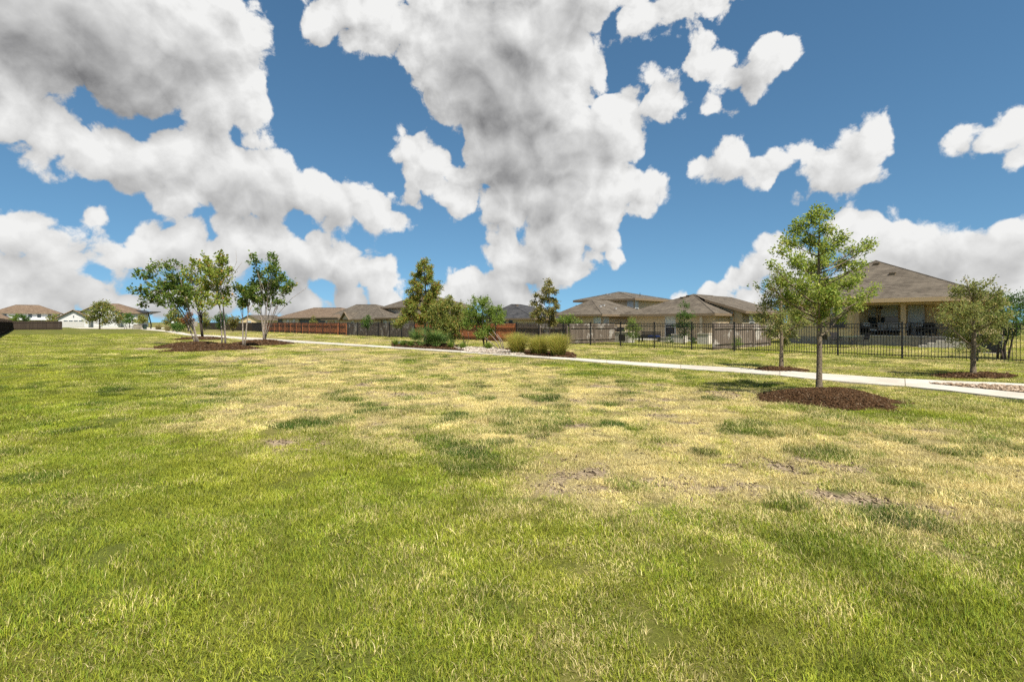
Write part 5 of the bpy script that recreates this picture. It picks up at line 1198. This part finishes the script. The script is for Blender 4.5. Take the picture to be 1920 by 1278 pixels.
# ------------------------------------------------------------------ park furniture at the far end of the path
DP = 118.0
def pk(x, d=DP): return ((x - 960) / F * d, d)
plaza = MB(); plaza_o = [pk(120, 128), pk(238, 128), pk(262, 116), pk(150, 120)]
o = np.mean(plaza_o, axis=0); plaza.quad(*[(a - o[0], b - o[1], .02) for a, b in [pk(128, 150), pk(330, 150), pk(300, 124), pk(215, 121), pk(150, 126)]][::-1])
me = plaza.mesh('plaza', M_CONC)
if me.polygons[0].normal.z < 0: me.flip_normals()
pz = link('plaza', me, None, (o[0], o[1], 0.012)); pz['kind'] = 'structure'
cxp = pk(279)
can = empty('shade_canopy', (*cxp, 0)); tag(can, 'dark winged shade canopy on a curved post', 'canopy')
MB().tube([(.45, 0, -.1), (.55, 0, 1.0), (.25, 0, 2.2), (0, 0, 3.2), (0, 0, 3.75)], [.14, .13, .12, .11, .11], 8).build('post', M_BLACK, can)
def wing(x1, z1, nm):
    m_ = MB(); m_.v = [(0, -1.6, 3.55), (x1, -1.6, z1), (x1, 1.6, z1), (0, 1.6, 3.55), (0, -1.6, 3.75), (x1, -1.6, z1 + .1), (x1, 1.6, z1 + .1), (0, 1.6, 3.75)]
    m_.f = [(3, 2, 1, 0), (4, 5, 6, 7), (0, 1, 5, 4), (1, 2, 6, 5), (2, 3, 7, 6), (3, 0, 4, 7)]; m_.build(nm, M_BLACK, can)
wing(-1.9, 4.25, 'wing'); wing(1.75, 3.95, 'wing')
MB().tube([(0, 0, 3.0), (-.9, 0, 3.75)], .05, 5).tube([(0, 0, 3.0), (.9, 0, 3.65)], .05, 5).build('brace', M_BLACK, can)
pt = empty('picnic_table', (*pk(243), 0), R(15)); tag(pt, 'dark picnic table left of the shade canopy', 'picnic table')
MB().box(-1.1, 1.1, -.4, .4, .70, .76).build('tabletop', M_BLACK, pt)
for y in (-.75, .55): MB().box(-1.1, 1.1, y, y + .25, .42, .47).build('bench', M_BLACK, pt)
for x in (-.8, .8): MB().tube([(x, -.7, 0), (x, -.2, .699)], .04, 4).tube([(x, .7, 0), (x, .2, .699)], .04, 4).tube([(x, -.7, .4), (x, .7, .4)], .03, 4).build('leg_frame', M_BLACK, pt)
tb = empty('litter_bin', (*pk(272, 112), 0)); tag(tb, 'dark green litter bin by the far end of the path', 'litter bin')
MB().tube([(0, 0, 0), (0, 0, .95)], .32, 12).build('body', mat('bin_green', (.02, .035, .025), .5), tb); MB().tube([(0, 0, .951), (0, 0, 1.05), (0, 0, 1.15)], [.36, .34, .15], 12).build('lid', M_BLACK, tb)
cabinet('concrete_cube', 'grey concrete seat block beside the picnic table', (*pk(258, 116), 0), 0, [('block', (-.6, .6, -.5, .5, -.05, 1.05), M_STONE), ('cap', (-.64, .64, -.54, .54, 1.051, 1.12), M_STONE)], 'seat block')
sg = empty('park_sign', (*gp(365, 625), 0)); tag(sg, 'small grey sign on a post behind the leaning tree', 'sign')
MB().tube([(0, 0, -.1), (0, 0, 1.2)], .04, 6).build('post', M_BLACK, sg); MB().box(-.4, .4, -.03, .03, 1.0, 1.7).build('panel', M_STONE, sg)
lp = empty('path_light', (*gp(324, 622), 0)); tag(lp, 'small white globe light on a short post', 'light post')
MB().tube([(0, 0, -.1), (0, 0, 1.3)], .04, 6).build('post', M_BLACK, lp); MB().tube([(0, 0, 1.3), (0, 0, 1.42), (0, 0, 1.62), (0, 0, 1.7)], [.1, .2, .2, .08], 10).build('globe', M_WHITE, lp)
